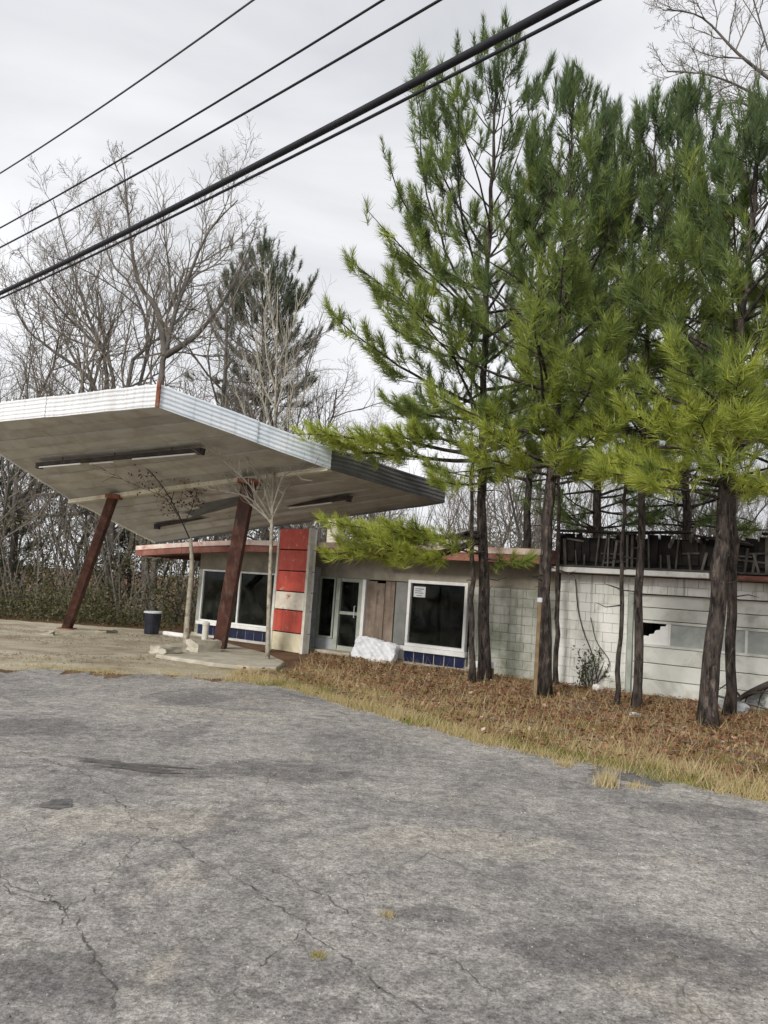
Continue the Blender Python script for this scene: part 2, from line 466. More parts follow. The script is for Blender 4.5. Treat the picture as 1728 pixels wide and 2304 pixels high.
def asphalt_mat():
    m, nd, ln, out = new_mat('asphalt')
    g = nd.new('ShaderNodeNewGeometry'); P = g.outputs['Position']
    base = ramp(nd, ln, noise(nd, ln, P, 0.6, 10, 0.72, 0.6), [(0.30, (0.160, 0.152, 0.148)), (0.47, (0.258, 0.243, 0.226)), (0.66, (0.370, 0.347, 0.312))])
    # tar-dark worn patches with edges of their own
    pt = ramp(nd, ln, noise(nd, ln, P, 0.33, 10, 0.78, 0.9), [(0.54, G3(0)), (0.58, G3(0.5))])
    base = mix(nd, ln, pt, base, (0.125, 0.117, 0.117))
    # old oil stains and rolled-out patches, each with a place of its own
    for (cx, cy, rx, ry, k_, tone) in STAINS:
        k_ *= .85
        sb = nd.new('ShaderNodeVectorMath'); sb.operation = 'SUBTRACT'; sb.inputs[1].default_value = (cx, cy, 0)
        ln.new(P, sb.inputs[0])
        ml = nd.new('ShaderNodeVectorMath'); ml.operation = 'MULTIPLY'; ml.inputs[1].default_value = (1 / rx, 1 / ry, 0)
        ln.new(sb.outputs[0], ml.inputs[0])
        le = nd.new('ShaderNodeVectorMath'); le.operation = 'LENGTH'; ln.new(ml.outputs[0], le.inputs[0])
        ad = nd.new('ShaderNodeMath'); ad.operation = 'MULTIPLY_ADD'; ad.inputs[1].default_value = 2.2
        ln.new(noise(nd, ln, P, 1.7, 9, 0.75, 0.3), ad.inputs[0]); ln.new(le.outputs['Value'], ad.inputs[2])
        f_ = ramp(nd, ln, ad.outputs[0], [(0.0, G3(k_)), (0.62, G3(k_)), (0.78, G3(0))])
        sc_ = nd.new('ShaderNodeMath'); sc_.operation = 'MULTIPLY'; sc_.inputs[1].default_value = 0.4
        ln.new(ad.outputs[0], sc_.inputs[0])
        f_ = ramp(nd, ln, sc_.outputs[0], [(0.0, G3(k_)), (0.66, G3(k_)), (0.76, G3(0))])
        base = mix(nd, ln, f_, base, tone)
    # sandy dust
    du = ramp(nd, ln, noise(nd, ln, P, 0.8, 5, 0.7, 0.8), [(0.55, G3(0)), (0.75, G3(0.5))])
    base = mix(nd, ln, du, base, (0.40, 0.36, 0.29))
    # medium blotches and aggregate
    bl = ramp(nd, ln, noise(nd, ln, P, 7, 8, 0.85), [(0.34, G3(0.36)), (0.5, G3(0.98)), (0.66, G3(1.65))])
    base = mix(nd, ln, 0.8, base, bl, 'MULTIPLY')
    ag = ramp(nd, ln, noise(nd, ln, P, 48, 4, 0.9), [(0.34, G3(0.30)), (0.5, G3(1.0)), (0.66, G3(1.8))])
    base = mix(nd, ln, 0.85, base, ag, 'MULTIPLY')
    # crazing, only in some places
    nv = nd.new('ShaderNodeTexNoise'); nv.inputs['Scale'].default_value = 1.6; nv.inputs['Detail'].default_value = 4
    ln.new(P, nv.inputs['Vector'])
    sv = nd.new('ShaderNodeVectorMath'); sv.operation = 'MULTIPLY_ADD'
    ln.new(nv.outputs['Color'], sv.inputs[0]); sv.inputs[1].default_value = (0.55, 0.55, 0); ln.new(P, sv.inputs[2])
    cracks = None
    for s_, w_, lo in ((1.1, 0.010, 0.50), (3.2, 0.016, 0.55)):
        vo = nd.new('ShaderNodeTexVoronoi'); vo.feature = 'DISTANCE_TO_EDGE'; vo.voronoi_dimensions = '2D'
        vo.inputs['Scale'].default_value = s_
        ln.new(sv.outputs[0], vo.inputs['Vector'])
        c = ramp(nd, ln, vo.outputs['Distance'], [(0.0, G3(1)), (w_ * s_ ** 0.3, G3(0))])
        k = ramp(nd, ln, noise(nd, ln, P, 0.5 * s_ ** 0.5, 3), [(lo, G3(0)), (lo + 0.08, G3(0.75))])
        c = mix(nd, ln, 1.0, c, k, 'MULTIPLY')
        cracks = c if cracks is None else mix(nd, ln, 1.0, cracks, c, 'LIGHTEN')
    base = mix(nd, ln, cracks, base, (0.07, 0.065, 0.06))
    b = nd.new('ShaderNodeBsdfPrincipled')
    ln.new(base, b.inputs['Base Color'])
    b.inputs['Roughness'].default_value = 0.9
    b.inputs['Specular IOR Level'].default_value = 0.25
    bp = nd.new('ShaderNodeBump'); bp.inputs['Strength'].default_value = 0.7; bp.inputs['Distance'].default_value = 0.012
    hgt = mix(nd, ln, cracks, noise(nd, ln, P, 60, 4, 0.8), G3(0.0))
    ln.new(hgt, bp.inputs['Height'])
    ln.new(bp.outputs[0], b.inputs['Normal'])
    ln.new(b.outputs[0], out.inputs[0])
    return m


def ground_mat(name, c1, c2, c3, s=0.8):
    m, nd, ln, out = new_mat(name)
    g = nd.new('ShaderNodeNewGeometry'); P = g.outputs['Position']
    c = ramp(nd, ln, noise(nd, ln, P, s, 7, 0.7, 0.7), [(0.3, c1), (0.5, c2), (0.7, c3)])
    k = ramp(nd, ln, noise(nd, ln, P, 22, 5, 0.8), [(0.3, G3(0.5)), (0.7, G3(1.35))])
    c = mix(nd, ln, 0.8, c, k, 'MULTIPLY')
    b = nd.new('ShaderNodeBsdfPrincipled'); b.inputs['Roughness'].default_value = 0.97
    b.inputs['Specular IOR Level'].default_value = 0.15
    ln.new(c, b.inputs['Base Color'])
    bp = nd.new('ShaderNodeBump'); bp.inputs['Strength'].default_value = 0.9; bp.inputs['Distance'].default_value = 0.04
    ln.new(noise(nd, ln, P, 25, 6, 0.75), bp.inputs['Height'])
    ln.new(bp.outputs[0], b.inputs['Normal'])
    ln.new(b.outputs[0], out.inputs[0])
    return m


M['asphalt'] = asphalt_mat()
M['soil'] = ground_mat('soil', (0.11, 0.065, 0.04), (0.19, 0.11, 0.065), (0.27, 0.19, 0.115))
M['apron'] = ground_mat('apron', (0.27, 0.20, 0.13), (0.47, 0.42, 0.31), (0.62, 0.57, 0.45), 0.9)
M['tar'] = surf('tar', (0.07, 0.066, 0.062), (0.13, 0.122, 0.112), 6, 0.85, bump=0.4, coord='World')
M['patch'] = surf('patch', (0.08, 0.075, 0.075), (0.20, 0.19, 0.18), 14, 0.9, dirt=(0.2, 0.19, 0.17), dirt_scale=4, bump=0.8, bump_scale=60, coord='World')

# ------------------------------------------------------------------ ground, road, apron
rng = np.random.default_rng(7)
random.seed(7)

gm = MB()
gm.poly([(-500, -300, 0), (500, -300, 0), (500, 700, 0), (-500, 700, 0)])
tag(gm.build('ground', M['soil']), kind='structure')

EDGE = [(-60, 14.6), (-30, 14.0), (-14, 13.6), (-6.18, 13.53), (-4.2, 14.2), (-2.17, 14.35), (-1.2, 13.6), (-0.4, 12.5), (0.42, 11.2), (1.5, 10.05), (2.36, 9.17), (3.2, 8.6), (3.97, 8.08), (6.5, 6.5), (12, 3.2), (40, -14)]
EX = np.array([e[0] for e in EDGE]); EY = np.array([e[1] for e in EDGE])


def road_edge(x):
    return np.interp(x, EX, EY)


def wob(x, s=1.0):
    return s * (0.10 * np.sin(x * 3.1) + 0.07 * np.sin(x * 7.7 + 1) + 0.05 * np.sin(x * 15.3 + 2) + 0.03 * np.sin(x * 33 + 0.5))


xs = np.concatenate([np.linspace(-60, -10, 60), np.linspace(-9.9, 9, 260), np.linspace(9.2, 40, 40)])
rm = MB()
n = len(xs)
rm.v = [(float(x), float(road_edge(x) + wob(x, 1 + 2.6 * min(1, max(0, -2.5 - x)))), 0.008) for x in xs] + [(float(x), -60.0, 0.008) for x in xs]
rm.f = [(i, n + i, n + i + 1, i + 1) for i in range(n - 1)]
tag(rm.build('road', M['asphalt']), kind='structure')
road = bpy.data.objects['road']

# concrete and dirt apron of the forecourt, from the road edge back to the wood and the building
am = MB()
xs2 = np.linspace(-45, -1.9, 220)
def apron_back(x):
    return np.interp(x, [-45, -12, -7, -5.5, -3.0, -1.9], [25.5, 25.5, 25.6, 24.9, 20.6, 16.4])
n = len(xs2)
am.v = [(float(x), float(road_edge(x) + 0.25 - wob(x * 1.3, 1.5)), 0.004) for x in xs2] + [(float(x), float(apron_back(x) + wob(x + 4)), 0.004) for x in xs2]
am.f = [(i, i + 1, n + i + 1, n + i) for i in range(n - 1)]
tag(am.build('forecourt', M['apron']), kind='structure')


def ribbon(name, mat, pxs, w, z, seed, parent):
    """a crack or a tar seam following the given picture points laid on the ground"""
    r_ = random.Random(seed)
    P = [ground_at(x, y) for x, y in pxs]
    pts = []; wd = np.zeros(3)
    for a, b in zip(P[:-1], P[1:]):
        k = max(2, int(np.linalg.norm(b - a) / 0.025))
        for i in range(k):
            q = a + (b - a) * i / k
            wd = wd * .86 + np.array([r_.gauss(0, .012), r_.gauss(0, .012), 0])
            pts.append(q + wd + np.array([r_.gauss(0, .003), r_.gauss(0, .003), 0]))
    m = MB(); L, R_ = [], []
    for i, p in enumerate(pts):
        t = pts[min(i + 1, len(pts) - 1)] - pts[max(i - 1, 0)]
        nn = np.array([-t[1], t[0], 0]); nn /= np.linalg.norm(nn) + 1e-9
        ww = w * (0.15 + 2.2 * r_.random() ** 2.2) * min(1, i / 4 + .05, (len(pts) - i) / 4)
        L.append((*(p + nn * ww)[:2], z)); R_.append((*(p - nn * ww)[:2], z))
    k = len(pts)
    m.v = [tuple(map(float, q)) for q in L + R_]
    m.f = [(i, k + i, k + i + 1, i + 1) for i in range(k - 1)]
    return m.build(name, mat, parent)


CR = [
    ([(40, 1690), (180, 1740), (330, 1860), (400, 1895), (480, 1950)], .012),
    ([(480, 1950), (560, 2000), (690, 2090), (760, 2140), (880, 2230), (960, 2304)], .011),
    ([(60, 1975), (180, 2080), (230, 2160), (275, 2304)], .013),
    ([(0, 1985), (90, 2045), (180, 2080)], .010),
    ([(560, 1945), (660, 1990), (720, 2020), (790, 2085), (905, 2130)], .008),
    ([(905, 2130), (1010, 2165), (1090, 2230), (1180, 2260)], .008),
    ([(1385, 1855), (1480, 1868), (1560, 1885), (1700, 1895)], .010),
    ([(160, 1705), (240, 1712), (310, 1735), (395, 1745)], .030),
    ([(250, 1724), (330, 1728), (380, 1742)], .035),
    ([(760, 2010), (800, 1998), (835, 2030)], .010),
    ([(700, 1560), (820, 1640), (960, 1690), (1180, 1760)], .010),
    ([(330, 1870), (240, 1990), (120, 2100)], .006),
    ([(690, 2090), (560, 2200), (500, 2304)], .006),
]
for i, (c, w) in enumerate(CR):
    ribbon('crack', M['tar'], c, w * (.30 if w < .02 else .5), 0.0115, 50 + i, road)


def blob_patch(name, mat, cx, cy, rx, ry, z, seed, parent, rough=0.22):
    """irregular patch laid on the road around a picture point, radii in metres"""
    r_ = random.Random(seed); c = ground_at(cx, cy); m = MB()
    k = 40; ph = [r_.random() * 6.28 for _ in range(6)]
    pts = []
    for i in range(k):
        a = 2 * math.pi * i / k
        q = 1 + rough * (math.sin(2 * a + ph[0]) * .5 + math.sin(3 * a + ph[1]) * .5 + math.sin(5 * a + ph[2]) * .4 + math.sin(9 * a + ph[3]) * .3 + r_.gauss(0, .15))
        pts.append((c[0] + rx * q * math.cos(a), c[1] + ry * q * math.sin(a), z))
    m.poly(pts)
    return m.build(name, mat, parent)


blob_patch('pothole', M['patch'], 130, 1812, .10, .16, 0.0125, 3, road)
blob_patch('pothole', M['tar'], 290, 1722, .42, .07, 0.0125, 4, road, .5)
blob_patch('pothole', M['tar'], 330, 1735, .30, .06, 0.0135, 5, road, .5)
blob_patch('pothole', M['patch'], 1420, 1745, .45, .35, 0.0125, 6, road, .3)

# ------------------------------------------------------------------ service station building
st = empty('service_station', (FA[0], FA[1], 0), FROT)     # local x along the front, local -y towards the road
tag(st, 'low abandoned flat-roofed shop with dark plate windows behind the canopy and pines', 'building')
DEP = 6.5


def blocks(parent, mat, u0, u1, z0, z1, v, seed, holes=(), bl=0.40, bh=0.20, name='block', d=0.12):
    """running-bond masonry in a front plane, one object per block, alike blocks share a mesh"""
    r_ = random.Random(seed)
    cache = {}
    rows = int(round((z1 - z0) / bh)); hh = (z1 - z0) / rows
    for r in range(rows):
        x = u0 - (bl / 2 if r % 2 else 0)
        while x < u1 - 1e-6:
            a, b = max(x, u0), min(x + bl, u1)
            x += bl
            za, zb = z0 + r * hh, z0 + (r + 1) * hh
            if b - a < 0.05: continue
            if any(a < h[1] - .02 and b > h[0] + .02 and za < h[3] - .02 and zb > h[2] + .02 for h in holes): continue
            w = round(b - a, 2)
            if w not in cache:
                m = MB(); j = 0.0028
                m.box(-w / 2 + j, w / 2 - j, 0, d, -hh / 2 + j, hh / 2 - j)
                cache[w] = m.build(name, mat, parent, bevel=0.004)
                o = cache[w]
            else:
                o = link(name, cache[w].data, parent)
            o.location = ((a + b) / 2, -v - d + r_.uniform(-.004, .004), (za + zb) / 2)


def bx(parent, name, mat, u0, u1, v0, v1, z0, z1, bevel=0.0):
    return MB().box(u0, u1, -v1, -v0, z0, z1).build(name, mat, parent, bevel=bevel)


# floor, side and back walls, partitions
bx(st, 'floor_slab', M['concrete'], 0.3, 12.0, -DEP, 0.02, 0.0, 0.10)
bx(st, 'wall', M['stained_block'], 0.30, 0.50, -DEP, -0.16, 0.10, 2.62)
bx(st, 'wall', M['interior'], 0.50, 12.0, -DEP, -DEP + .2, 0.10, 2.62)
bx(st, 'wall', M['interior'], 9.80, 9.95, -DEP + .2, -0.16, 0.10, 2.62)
# front wall: lintel band, end piers
bx(st, 'lintel', M['lintel'], 0.42, 12.0, -.14, 0.0, 2.02, 2.62)
bx(st, 'wall', M['stained_block'], 0.42, 0.60, -.14, 0.0, 0.10, 2.02)
bx(st, 'wall', M['mortar'], 9.86, 12.0, -.15, -.03, 0.0, 2.02)
blocks(st, M['stained_block'], 9.86, 12.06, 0.0, 2.0, -.035, 11, d=0.06)


def window(u0, u1, z0, z1, mull=(), fr=0.05, mat='white_paint', w=.06):
    wroot = MB()
    wroot.box(u0 - fr, u0, -w, 0.05, z0 - fr, z1 + fr)
    o = wroot.build('window', M[mat], st)
    bx(o, 'frame', M[mat], u1, u1 + fr, -.05, w, z0 - fr, z1 + fr)
    bx(o, 'frame', M[mat], u0, u1, -.05, w - .003, z1, z1 + fr)
    bx(o, 'frame', M[mat], u0, u1, -.05, w - .003, z0 - fr, z0)
    for x in mull:
        bx(o, 'mullion', M[mat], x - .03, x + .03, -.05, w - .006, z0, z1)
    es = [u0] + list(mull) + [u1]
    for a, b in zip(es[:-1], es[1:]):
        bx(o, 'pane', M['glass'], a + (.03 if a in mull else 0), b - (.03 if b in mull else 0), -.004, .004, z0, z1)
    return o


def sill(u0, u1, z0, z1):
    return bx(st, 'window_sill', M['white_paint'], u0, u1, -.12, .13, z0, z1, .008)


def tiles(u0, u1, z0, z1, n):
    bx(st, 'base_wall', M['mortar'], u0, u1, -.13, .03, 0.0, z1)
    w = (u1 - u0) / n
    ob = None
    for i in range(n):
        if ob is None:
            ob = MB().box(-w / 2 + .012, w / 2 - .012, 0, .02, z0, z1 - .01).build('tile', M['blue_tile'], st, bevel=.004)
            o = ob
        else:
            o = link('tile', ob.data, st)
        o.location = (u0 + w * (i + .5), -.052, 0)


# left shop window of two lights
window(0.68, 3.55, 0.52, 1.97, mull=(2.20,))
sill(0.58, 3.62, 0.37, 0.465)
tiles(0.60, 3.60, 0.08, 0.37, 9)
bx(st, 'wall', M['stained_block'], 3.60, 4.50, -.14, 0.0, 0.0, 2.02)
# grey block pier, side light, glass door
bx(st, 'wall', M['mortar'], 4.50, 5.20, -.14, .0, 0.0, 2.02)
for i in range(6):
    z0 = 0.03 + i * .385
    bx(st, 'block', M['grey_block'], 4.40, 5.19, 0.002, .10, z0, min(z0 + .372, 2.26), .008)
window(5.26, 5.72, 0.45, 1.97, mat='door_frame')
bx(st, 'base_wall', M['grey_block'], 5.20, 5.80, -.13, .05, 0.0, 0.39)
dr = MB().box(5.82, 5.95, -.08, .06, 0.10, 2.01).build('door', M['door_frame'], st)
bx(dr, 'frame', M['door_frame'], 6.56, 6.68, -.06, .08, 0.10, 2.01)
bx(dr, 'rail', M['door_frame'], 5.95, 6.56, -.03, .04, 1.06, 1.14)
bx(dr, 'rail', M['door_frame'], 5.95, 6.56, -.03, .04, 0.12, 0.24)
bx(dr, 'rail', M['door_frame'], 5.95, 6.56, -.03, .04, 1.92, 2.01)
bx(dr, 'pane', M['glass'], 5.95, 6.56, -.004, .004, 1.14, 1.92)
bx(dr, 'pane', M['glass'], 5.95, 6.56, -.004, .004, 0.24, 1.06)
MB().tube([(6.47, -.05, 1.0), (6.47, -.10, 1.0), (6.47, -.10, 1.3), (6.47, -.05, 1.3)], .012, 6).build('handle', M['bin_rim'], dr)
bx(st, 'threshold', M['concrete'], 5.0, 6.75, .0, .55, 0.02, 0.12, .01)
bx(st, 'corner_post', M['white_paint'], 6.685, 6.78, -.12, .09, 0.10, 2.01)
# boarded bay
for i, (a, b, z1) in enumerate([(6.80, 7.10, 1.98), (7.11, 7.36, 1.94), (7.37, 7.66, 2.0)]):
    bx(st, 'board', M['plywood'], a, b, -.02 + .01 * (i % 2), .03 + .012 * (i % 2), 0.44, z1, .004)
bx(st, 'board', M['grey_board'], 7.68, 8.03, -.03, .01, 0.44, 2.0, .004)
bx(st, 'base_wall', M['white_paint'], 6.78, 8.05, -.12, .02, 0.0, 0.43)
# big plate window
window(8.16, 9.70, 0.52, 2.0, fr=.075, w=.08)
sill(8.06, 9.82, 0.32, 0.44)
tiles(8.06, 9.80, 0.06, 0.32, 6)
# paper notice inside the glass
pn = MB().box(8.22, 8.56, -.014, -.010, 1.66, 1.92).build('paper_notice', M['paper'], None, loc=(FA[0], FA[1], 0), rot=(0, 0, FROT))
pn.data.transform(Matrix.Translation((0, 0, 0)))
tag(pn, 'small pale paper notice taped inside the big dark shop window', 'notice')
for k, (a, b, z) in enumerate([(8.26, 8.52, 1.86), (8.26, 8.44, 1.81), (8.26, 8.50, 1.76), (8.30, 8.46, 1.70)]):
    MB().box(a, b, -.0165, -.0145, z - .012, z + .012).build('printed_line', M['ink'], pn)

# roof: slab with a deep eave, red and pale fascia, sagging towards the far end
def sag(u):
    return -0.30 * max(0.0, (3.2 - u) / 5.0) ** 1.3


OV = 0.72
us = [-1.75, -0.8, 0.0, 1.0, 2.0, 3.2, 5.0, 7.0, 9.0, 10.8, 12.05]
def strip(name, mat, v0, v1, z0, z1, u_list, par):
    m = MB()
    k = len(u_list)
    for u in u_list:
        s = sag(u)
        m.v += [(u, -v0, z0 + s), (u, -v1, z0 + s), (u, -v1, z1 + s), (u, -v0, z1 + s)]
    for i in range(k - 1):
        a, b = i * 4, (i + 1) * 4
        for j in range(4):
            j2 = (j + 1) % 4
            m.f.append((a + j, a + j2, b + j2, b + j))
    m.f.append((3, 2, 1, 0)); m.f.append(tuple((k - 1) * 4 + j for j in range(4)))
    return m.build(name, mat, par)


rf = strip('roof', M['roof_felt'], -DEP - .3, OV - .04, 2.70, 2.84, us, st)
strip('eave_soffit', M['eave_under'], -.2, OV - .06, 2.64, 2.695, us, rf)
cuts = [(-1.75, 0.35), (0.36, 3.15), (3.16, 6.2), (6.21, 9.1), (9.11, 12.05)]
for a, b in cuts:
    ul = [a] + [u for u in us if a < u < b] + [b]
    strip('fascia_board', M['fascia_pink'], OV - .035, OV + .035, 2.765, 2.90, ul, rf)
    strip('fascia_board', M['fascia_red'], OV - .037, OV + .004, 2.58, 2.76, ul, rf)
# end fascia
for u, nm in ((-1.75, 'L'), (12.05, 'R')):
    s = sag(u)
    MB().box(u - (.05 if u < 0 else -.003), u - .003 if u < 0 else u + .05, -OV + .04, DEP + .3, 2.60 + s, 2.89 + s).build('fascia_board', M['fascia_red'], rf)
# pale box chimney behind the pylon
ch = bx(st, 'chimney', M['cream'], 4.72, 5.12, -1.0, -.7, 2.84, 3.72, .01)
bx(ch, 'cap', M['pale_trim'], 4.69, 5.15, -1.03, -.67, 3.721, 3.76)

# ------------------------------------------------------------------ garage block on the right
gr = empty('garage', (FA[0], FA[1], 0), FROT)
tag(gr, 'whitewashed block garage with sectional door under a stripped black parapet', 'garage')
GV = 0.06
U0, U1, U2, U3 = 12.10, 13.62, 16.75, 19.5
bx(gr, 'wall', M['mortar'], U0, U1, GV - .30, GV - .01, 0.0, 2.42)
bx(gr, 'wall', M['mortar'], U2, U3, GV - .30, GV - .01, 0.0, 2.42)
bx(gr, 'wall', M['mortar'], U1, U2, GV - .30, GV - .01, 2.08, 2.42)
bx(gr, 'wall', M['white_block'], U0, U0 + .2, -DEP, GV - .301, 0.0, 2.42)
bx(gr, 'wall', M['white_block'], U3 - .2, U3, -DEP, GV - .301, 0.0, 2.42)
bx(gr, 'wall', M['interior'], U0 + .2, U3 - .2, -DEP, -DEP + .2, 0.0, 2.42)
blocks(gr, M['white_block'], U0, U1, 0.0, 2.42, GV - .02, 21, d=.05)
blocks(gr, M['white_block'], U2, U3, 0.0, 2.42, GV - .02, 22, d=.05)
blocks(gr, M['white_block'], U1, U2, 2.08, 2.42, GV - .02, 23, d=.05, bh=.17)
gd = MB().box(U1 + .002, U1 + .10, -GV + .0, -GV + .22, 0.0, 2.07).build('garage_door', M['jamb'], gr)
bx(gd, 'jamb', M['jamb'], U2 - .10, U2 - .002, -.16, GV - .02, 0.0, 2.07)
ZS = [0.0, 0.33, 0.66, 0.99, 1.54, 1.80, 2.07]
DV = GV - .10
for i in range(6):
    if i == 3: continue
    bx(gd, 'panel', M['door_panel'], U1 + .10, U2 - .10, DV - .05, DV + (.012 if i % 2 else 0), ZS[i] + .006, ZS[i + 1] - .006, .008)
# window row: stiles and dirty panes, the second broken in steps
zA, zB = ZS[3] + .006, ZS[4] - .006
bx(gd, 'rail', M['door_panel'], U1 + .10, U2 - .10, DV - .05, DV + .01, zA, zA + .05)
bx(gd, 'rail', M['door_panel'], U1 + .10, U2 - .10, DV - .05, DV + .01, zB - .05, zB)
npn = 4
pw = (U2 - U1 - .20) / npn
for i in range(npn + 1):
    x = U1 + .10 + pw * i
    bx(gd, 'stile', M['door_panel'], x - .025, x + .025, DV - .048, DV + .008, zA + .05, zB - .05)
for i in range(npn):
    a, b = U1 + .125 + pw * i, U1 + .075 + pw * (i + 1)
    z0, z1 = zA + .05, zB - .05
    if i == 0:
        # broken pane: what is left of it climbs in steps
        s = [(a, z0), (b, z0), (b, z1)]
        k = 6
        for j in range(k):
            jx = .05 * math.sin(j * 2.7); jz = .025 * math.cos(j * 3.9)
            s.append((b - (b - a) * (j + .4 + jx) / k, z1 - (z1 - z0) * j / k - (jz if j else 0)))
            s.append((b - (b - a) * (j + .55 - jx) / k, z1 - (z1 - z0) * (j + 1) / k + abs(jz)))
        s = s[:-1] + [(a, z0 + .02)]
        MB().prism([(x, -DV + .02, z) for x, z in s], (0, .006, 0)).build('pane', M['white_paint'], gd)
    else:
        bx(gd, 'pane', M['dirty_pane'], a, b, DV - .026, DV - .02, z0, z1)
# white fascia strip, then the black stripped parapet with bare studs
GO = 0.42
bx(gr, 'gutter', M['white_paint'], U0 - .08, 15.30, GO - .03, GO + .05, 2.44, 2.55, .01)
bx(gr, 'gutter', M['fascia_red'], 15.31, U3, GO - .05, GO + .02, 2.44, 2.53, .01)
bx(gr, 'eave_soffit', M['eave_under'], U0 - .05, U3, GV - .28, GO - .03, 2.43, 2.46)
pr = bx(gr, 'parapet', M['dark_timber'], U0 - .02, U3, .09, .108, 2.56, 3.22)
rq = random.Random(15)
x = U0 - .02
while x < U3:
    w = rq.uniform(.10, .34); zt = rq.choice([3.30, 3.26, 3.20, 3.10, 2.98, 3.28])
    m = MB(); lean_ = rq.gauss(0, .02); dv = rq.uniform(0, .03)
    m.hexa([(x, -.142 - dv, 2.70), (x + w, -.142 - dv, 2.70), (x + w, -.112 - dv, 2.70), (x, -.112 - dv, 2.70),
            (x + lean_, -.142 - dv, zt + rq.gauss(0, .02)), (x + w + lean_, -.142 - dv, zt + rq.gauss(0, .05)), (x + w + lean_, -.112 - dv, zt), (x + lean_, -.112 - dv, zt)])
    m.build('board', M['dark_timber'], pr)
    x += w + rq.uniform(.004, .03)
xr = U0 - .05
for L, z0_, z1_ in ((1.5, 3.33, 3.30), (1.3, 3.30, 3.34), (1.1, 3.27, 3.10), (1.6, 3.33, 3.30), (1.7, 3.28, 3.33)):
    m = MB(); v0_, v1_ = .18, GO - .02 + rq.uniform(-.06, .06)
    m.hexa([(xr, -v1_, z0_), (xr + L, -v1_, z1_), (xr + L, -v0_, z1_), (xr, -v0_, z0_), (xr, -v1_, z0_ + .04), (xr + L, -v1_, z1_ + .04), (xr + L, -v0_, z1_ + .04), (xr, -v0_, z0_ + .04)])
    m.build('rail', M['dark_timber'], pr)
    xr += L + rq.uniform(.02, .15)
for k in range(14):      # rafter ends left sticking out
    x = rq.uniform(U0 + .1, U3 - .2); z = rq.uniform(2.66, 3.24); o_ = rq.uniform(.18, .34); d_ = rq.gauss(0, .10)
    m = MB()
    m.hexa([(x, -.18 - o_, z + d_), (x + .045, -.18 - o_, z + d_), (x + .045, -.16, z), (x, -.16, z), (x, -.18 - o_, z + d_ + .09), (x + .045, -.18 - o_, z + d_ + .07), (x + .045, -.16, z + .09), (x, -.16, z + .09)])
    m.build('rafter', M['stud'], pr)
bx(pr, 'rail', M['stud'], U0, U3, GO - .10, GO - .03, 2.562, 2.60)
bx(pr, 'return', M['dark_timber'], U0 - .02, U0 + .02, .142, GO - .02, 2.56, 3.30)
rs = random.Random(5)
x = U0 + .12
while x < U3 - .1:
    tl = rs.gauss(0, .04); zt = 3.30 if rs.random() < .4 else rs.uniform(2.85, 3.2)
    w = rs.choice([.03, .045, .06])
    v = GO - .09 - rs.random() * .12
    m = MB()
    m.hexa([(x, -v, 2.60), (x + w, -v, 2.60), (x + w, -v + .03, 2.60), (x, -v + .03, 2.60), (x + tl, -v, zt), (x + w + tl, -v, zt + rs.uniform(-.05, 0)), (x + w + tl, -v + .03, zt), (x + tl, -v + .03, zt)])
    m.build('stud', M['stud'], pr)
    x += rs.uniform(.09, .30)
for k in range(10):
    a = rs.uniform(U0, U3 - .6); z = rs.uniform(2.65, 3.2)
    m = MB(); L = rs.uniform(.25, .7); t = rs.gauss(0, .06)
    v = GO - .18 - rs.random() * .06
    m.hexa([(a, -v, z), (a + L, -v, z + t), (a + L, -v + .02, z + t), (a, -v + .02, z), (a, -v, z + .035), (a + L, -v, z + t + .035), (a + L, -v + .02, z + t + .035), (a, -v + .02, z + .035)])
    m.build('batten', M['stud'], pr)
bx(gr, 'roof', M['roof_felt'], U0 + .02, U3, -DEP, .098, 2.56, 2.75)

# ------------------------------------------------------------------ sign pylon between the shop windows
pb = ground_at(643, 1466)
pyl_l, pyl_r = ground_at(608, 1461), ground_at(680, 1472)
pdir = (pyl_r - pyl_l); pdir[2] = 0
PW = float(np.linalg.norm(pdir)); prot = math.atan2(pdir[1], pdir[0])
py = empty('sign_pylon', (float(pyl_l[0]), float(pyl_l[1]), 0), prot)
tag(py, 'red and cream panelled pylon rising past the shop eave under the canopy', 'pylon')
PD = 0.22
MB().box(0.02, PW - .02, 0.03, PD, 0, 3.22).build('core', M['dark_timber'], py)
zs_ = [0.0, 0.50, 1.08, 1.56, 2.10, 2.66, 3.22]
pm = ['cream_panel', 'red_panel', 'faded_panel', 'red_panel', 'red_panel', 'red_panel']
for i in range(6):
    MB().box(0.055, PW - .075, -.02 - .006 * (i % 2), .028, zs_[i] + .013, zs_[i + 1] - .013).build('panel', M[pm[i]], py, bevel=.008)
MB().box(-.02, .052, -.035, .10, 0, 3.16).build('edge_trim', M['pale_trim'], py, bevel=.006)
MB().box(PW - .072, PW + .02, -.035, .12, 0, 3.23).build('edge_trim', M['pale_trim'], py, bevel=.006)
for i in range(6):
    MB().box(PW - .018, PW + .012, .125, PD - .01, zs_[i] + .008, zs_[i + 1] - .008).build('side_panel', M['white_paint'], py, bevel=.006)

# ------------------------------------------------------------------ canopy
A = at(355, 914, 15.5); B = at(742, 1054, 17.2); Cc = at(1000, 1130, 19.2)
D = at(350, 1222, 22.4); E_ = at(160, 1125, 22.0); Fp = at(-99, 956, 19.3)
cn = empty('canopy', (float((A[0] + D[0]) / 2), float((A[1] + D[1]) / 2), 0))
tag(cn, 'tilted forecourt canopy with ribbed white metal edge on leaning rust-brown columns', 'canopy')
off = np.array([cn.location[0], cn.location[1], 0.0])
Lc = lambda p: np.array(p, float) - off
UP = np.array([0, 0, 1.0])
TH = 0.46


def lerp(a, b, t): return np.array(a) * (1 - t) + np.array(b) * t


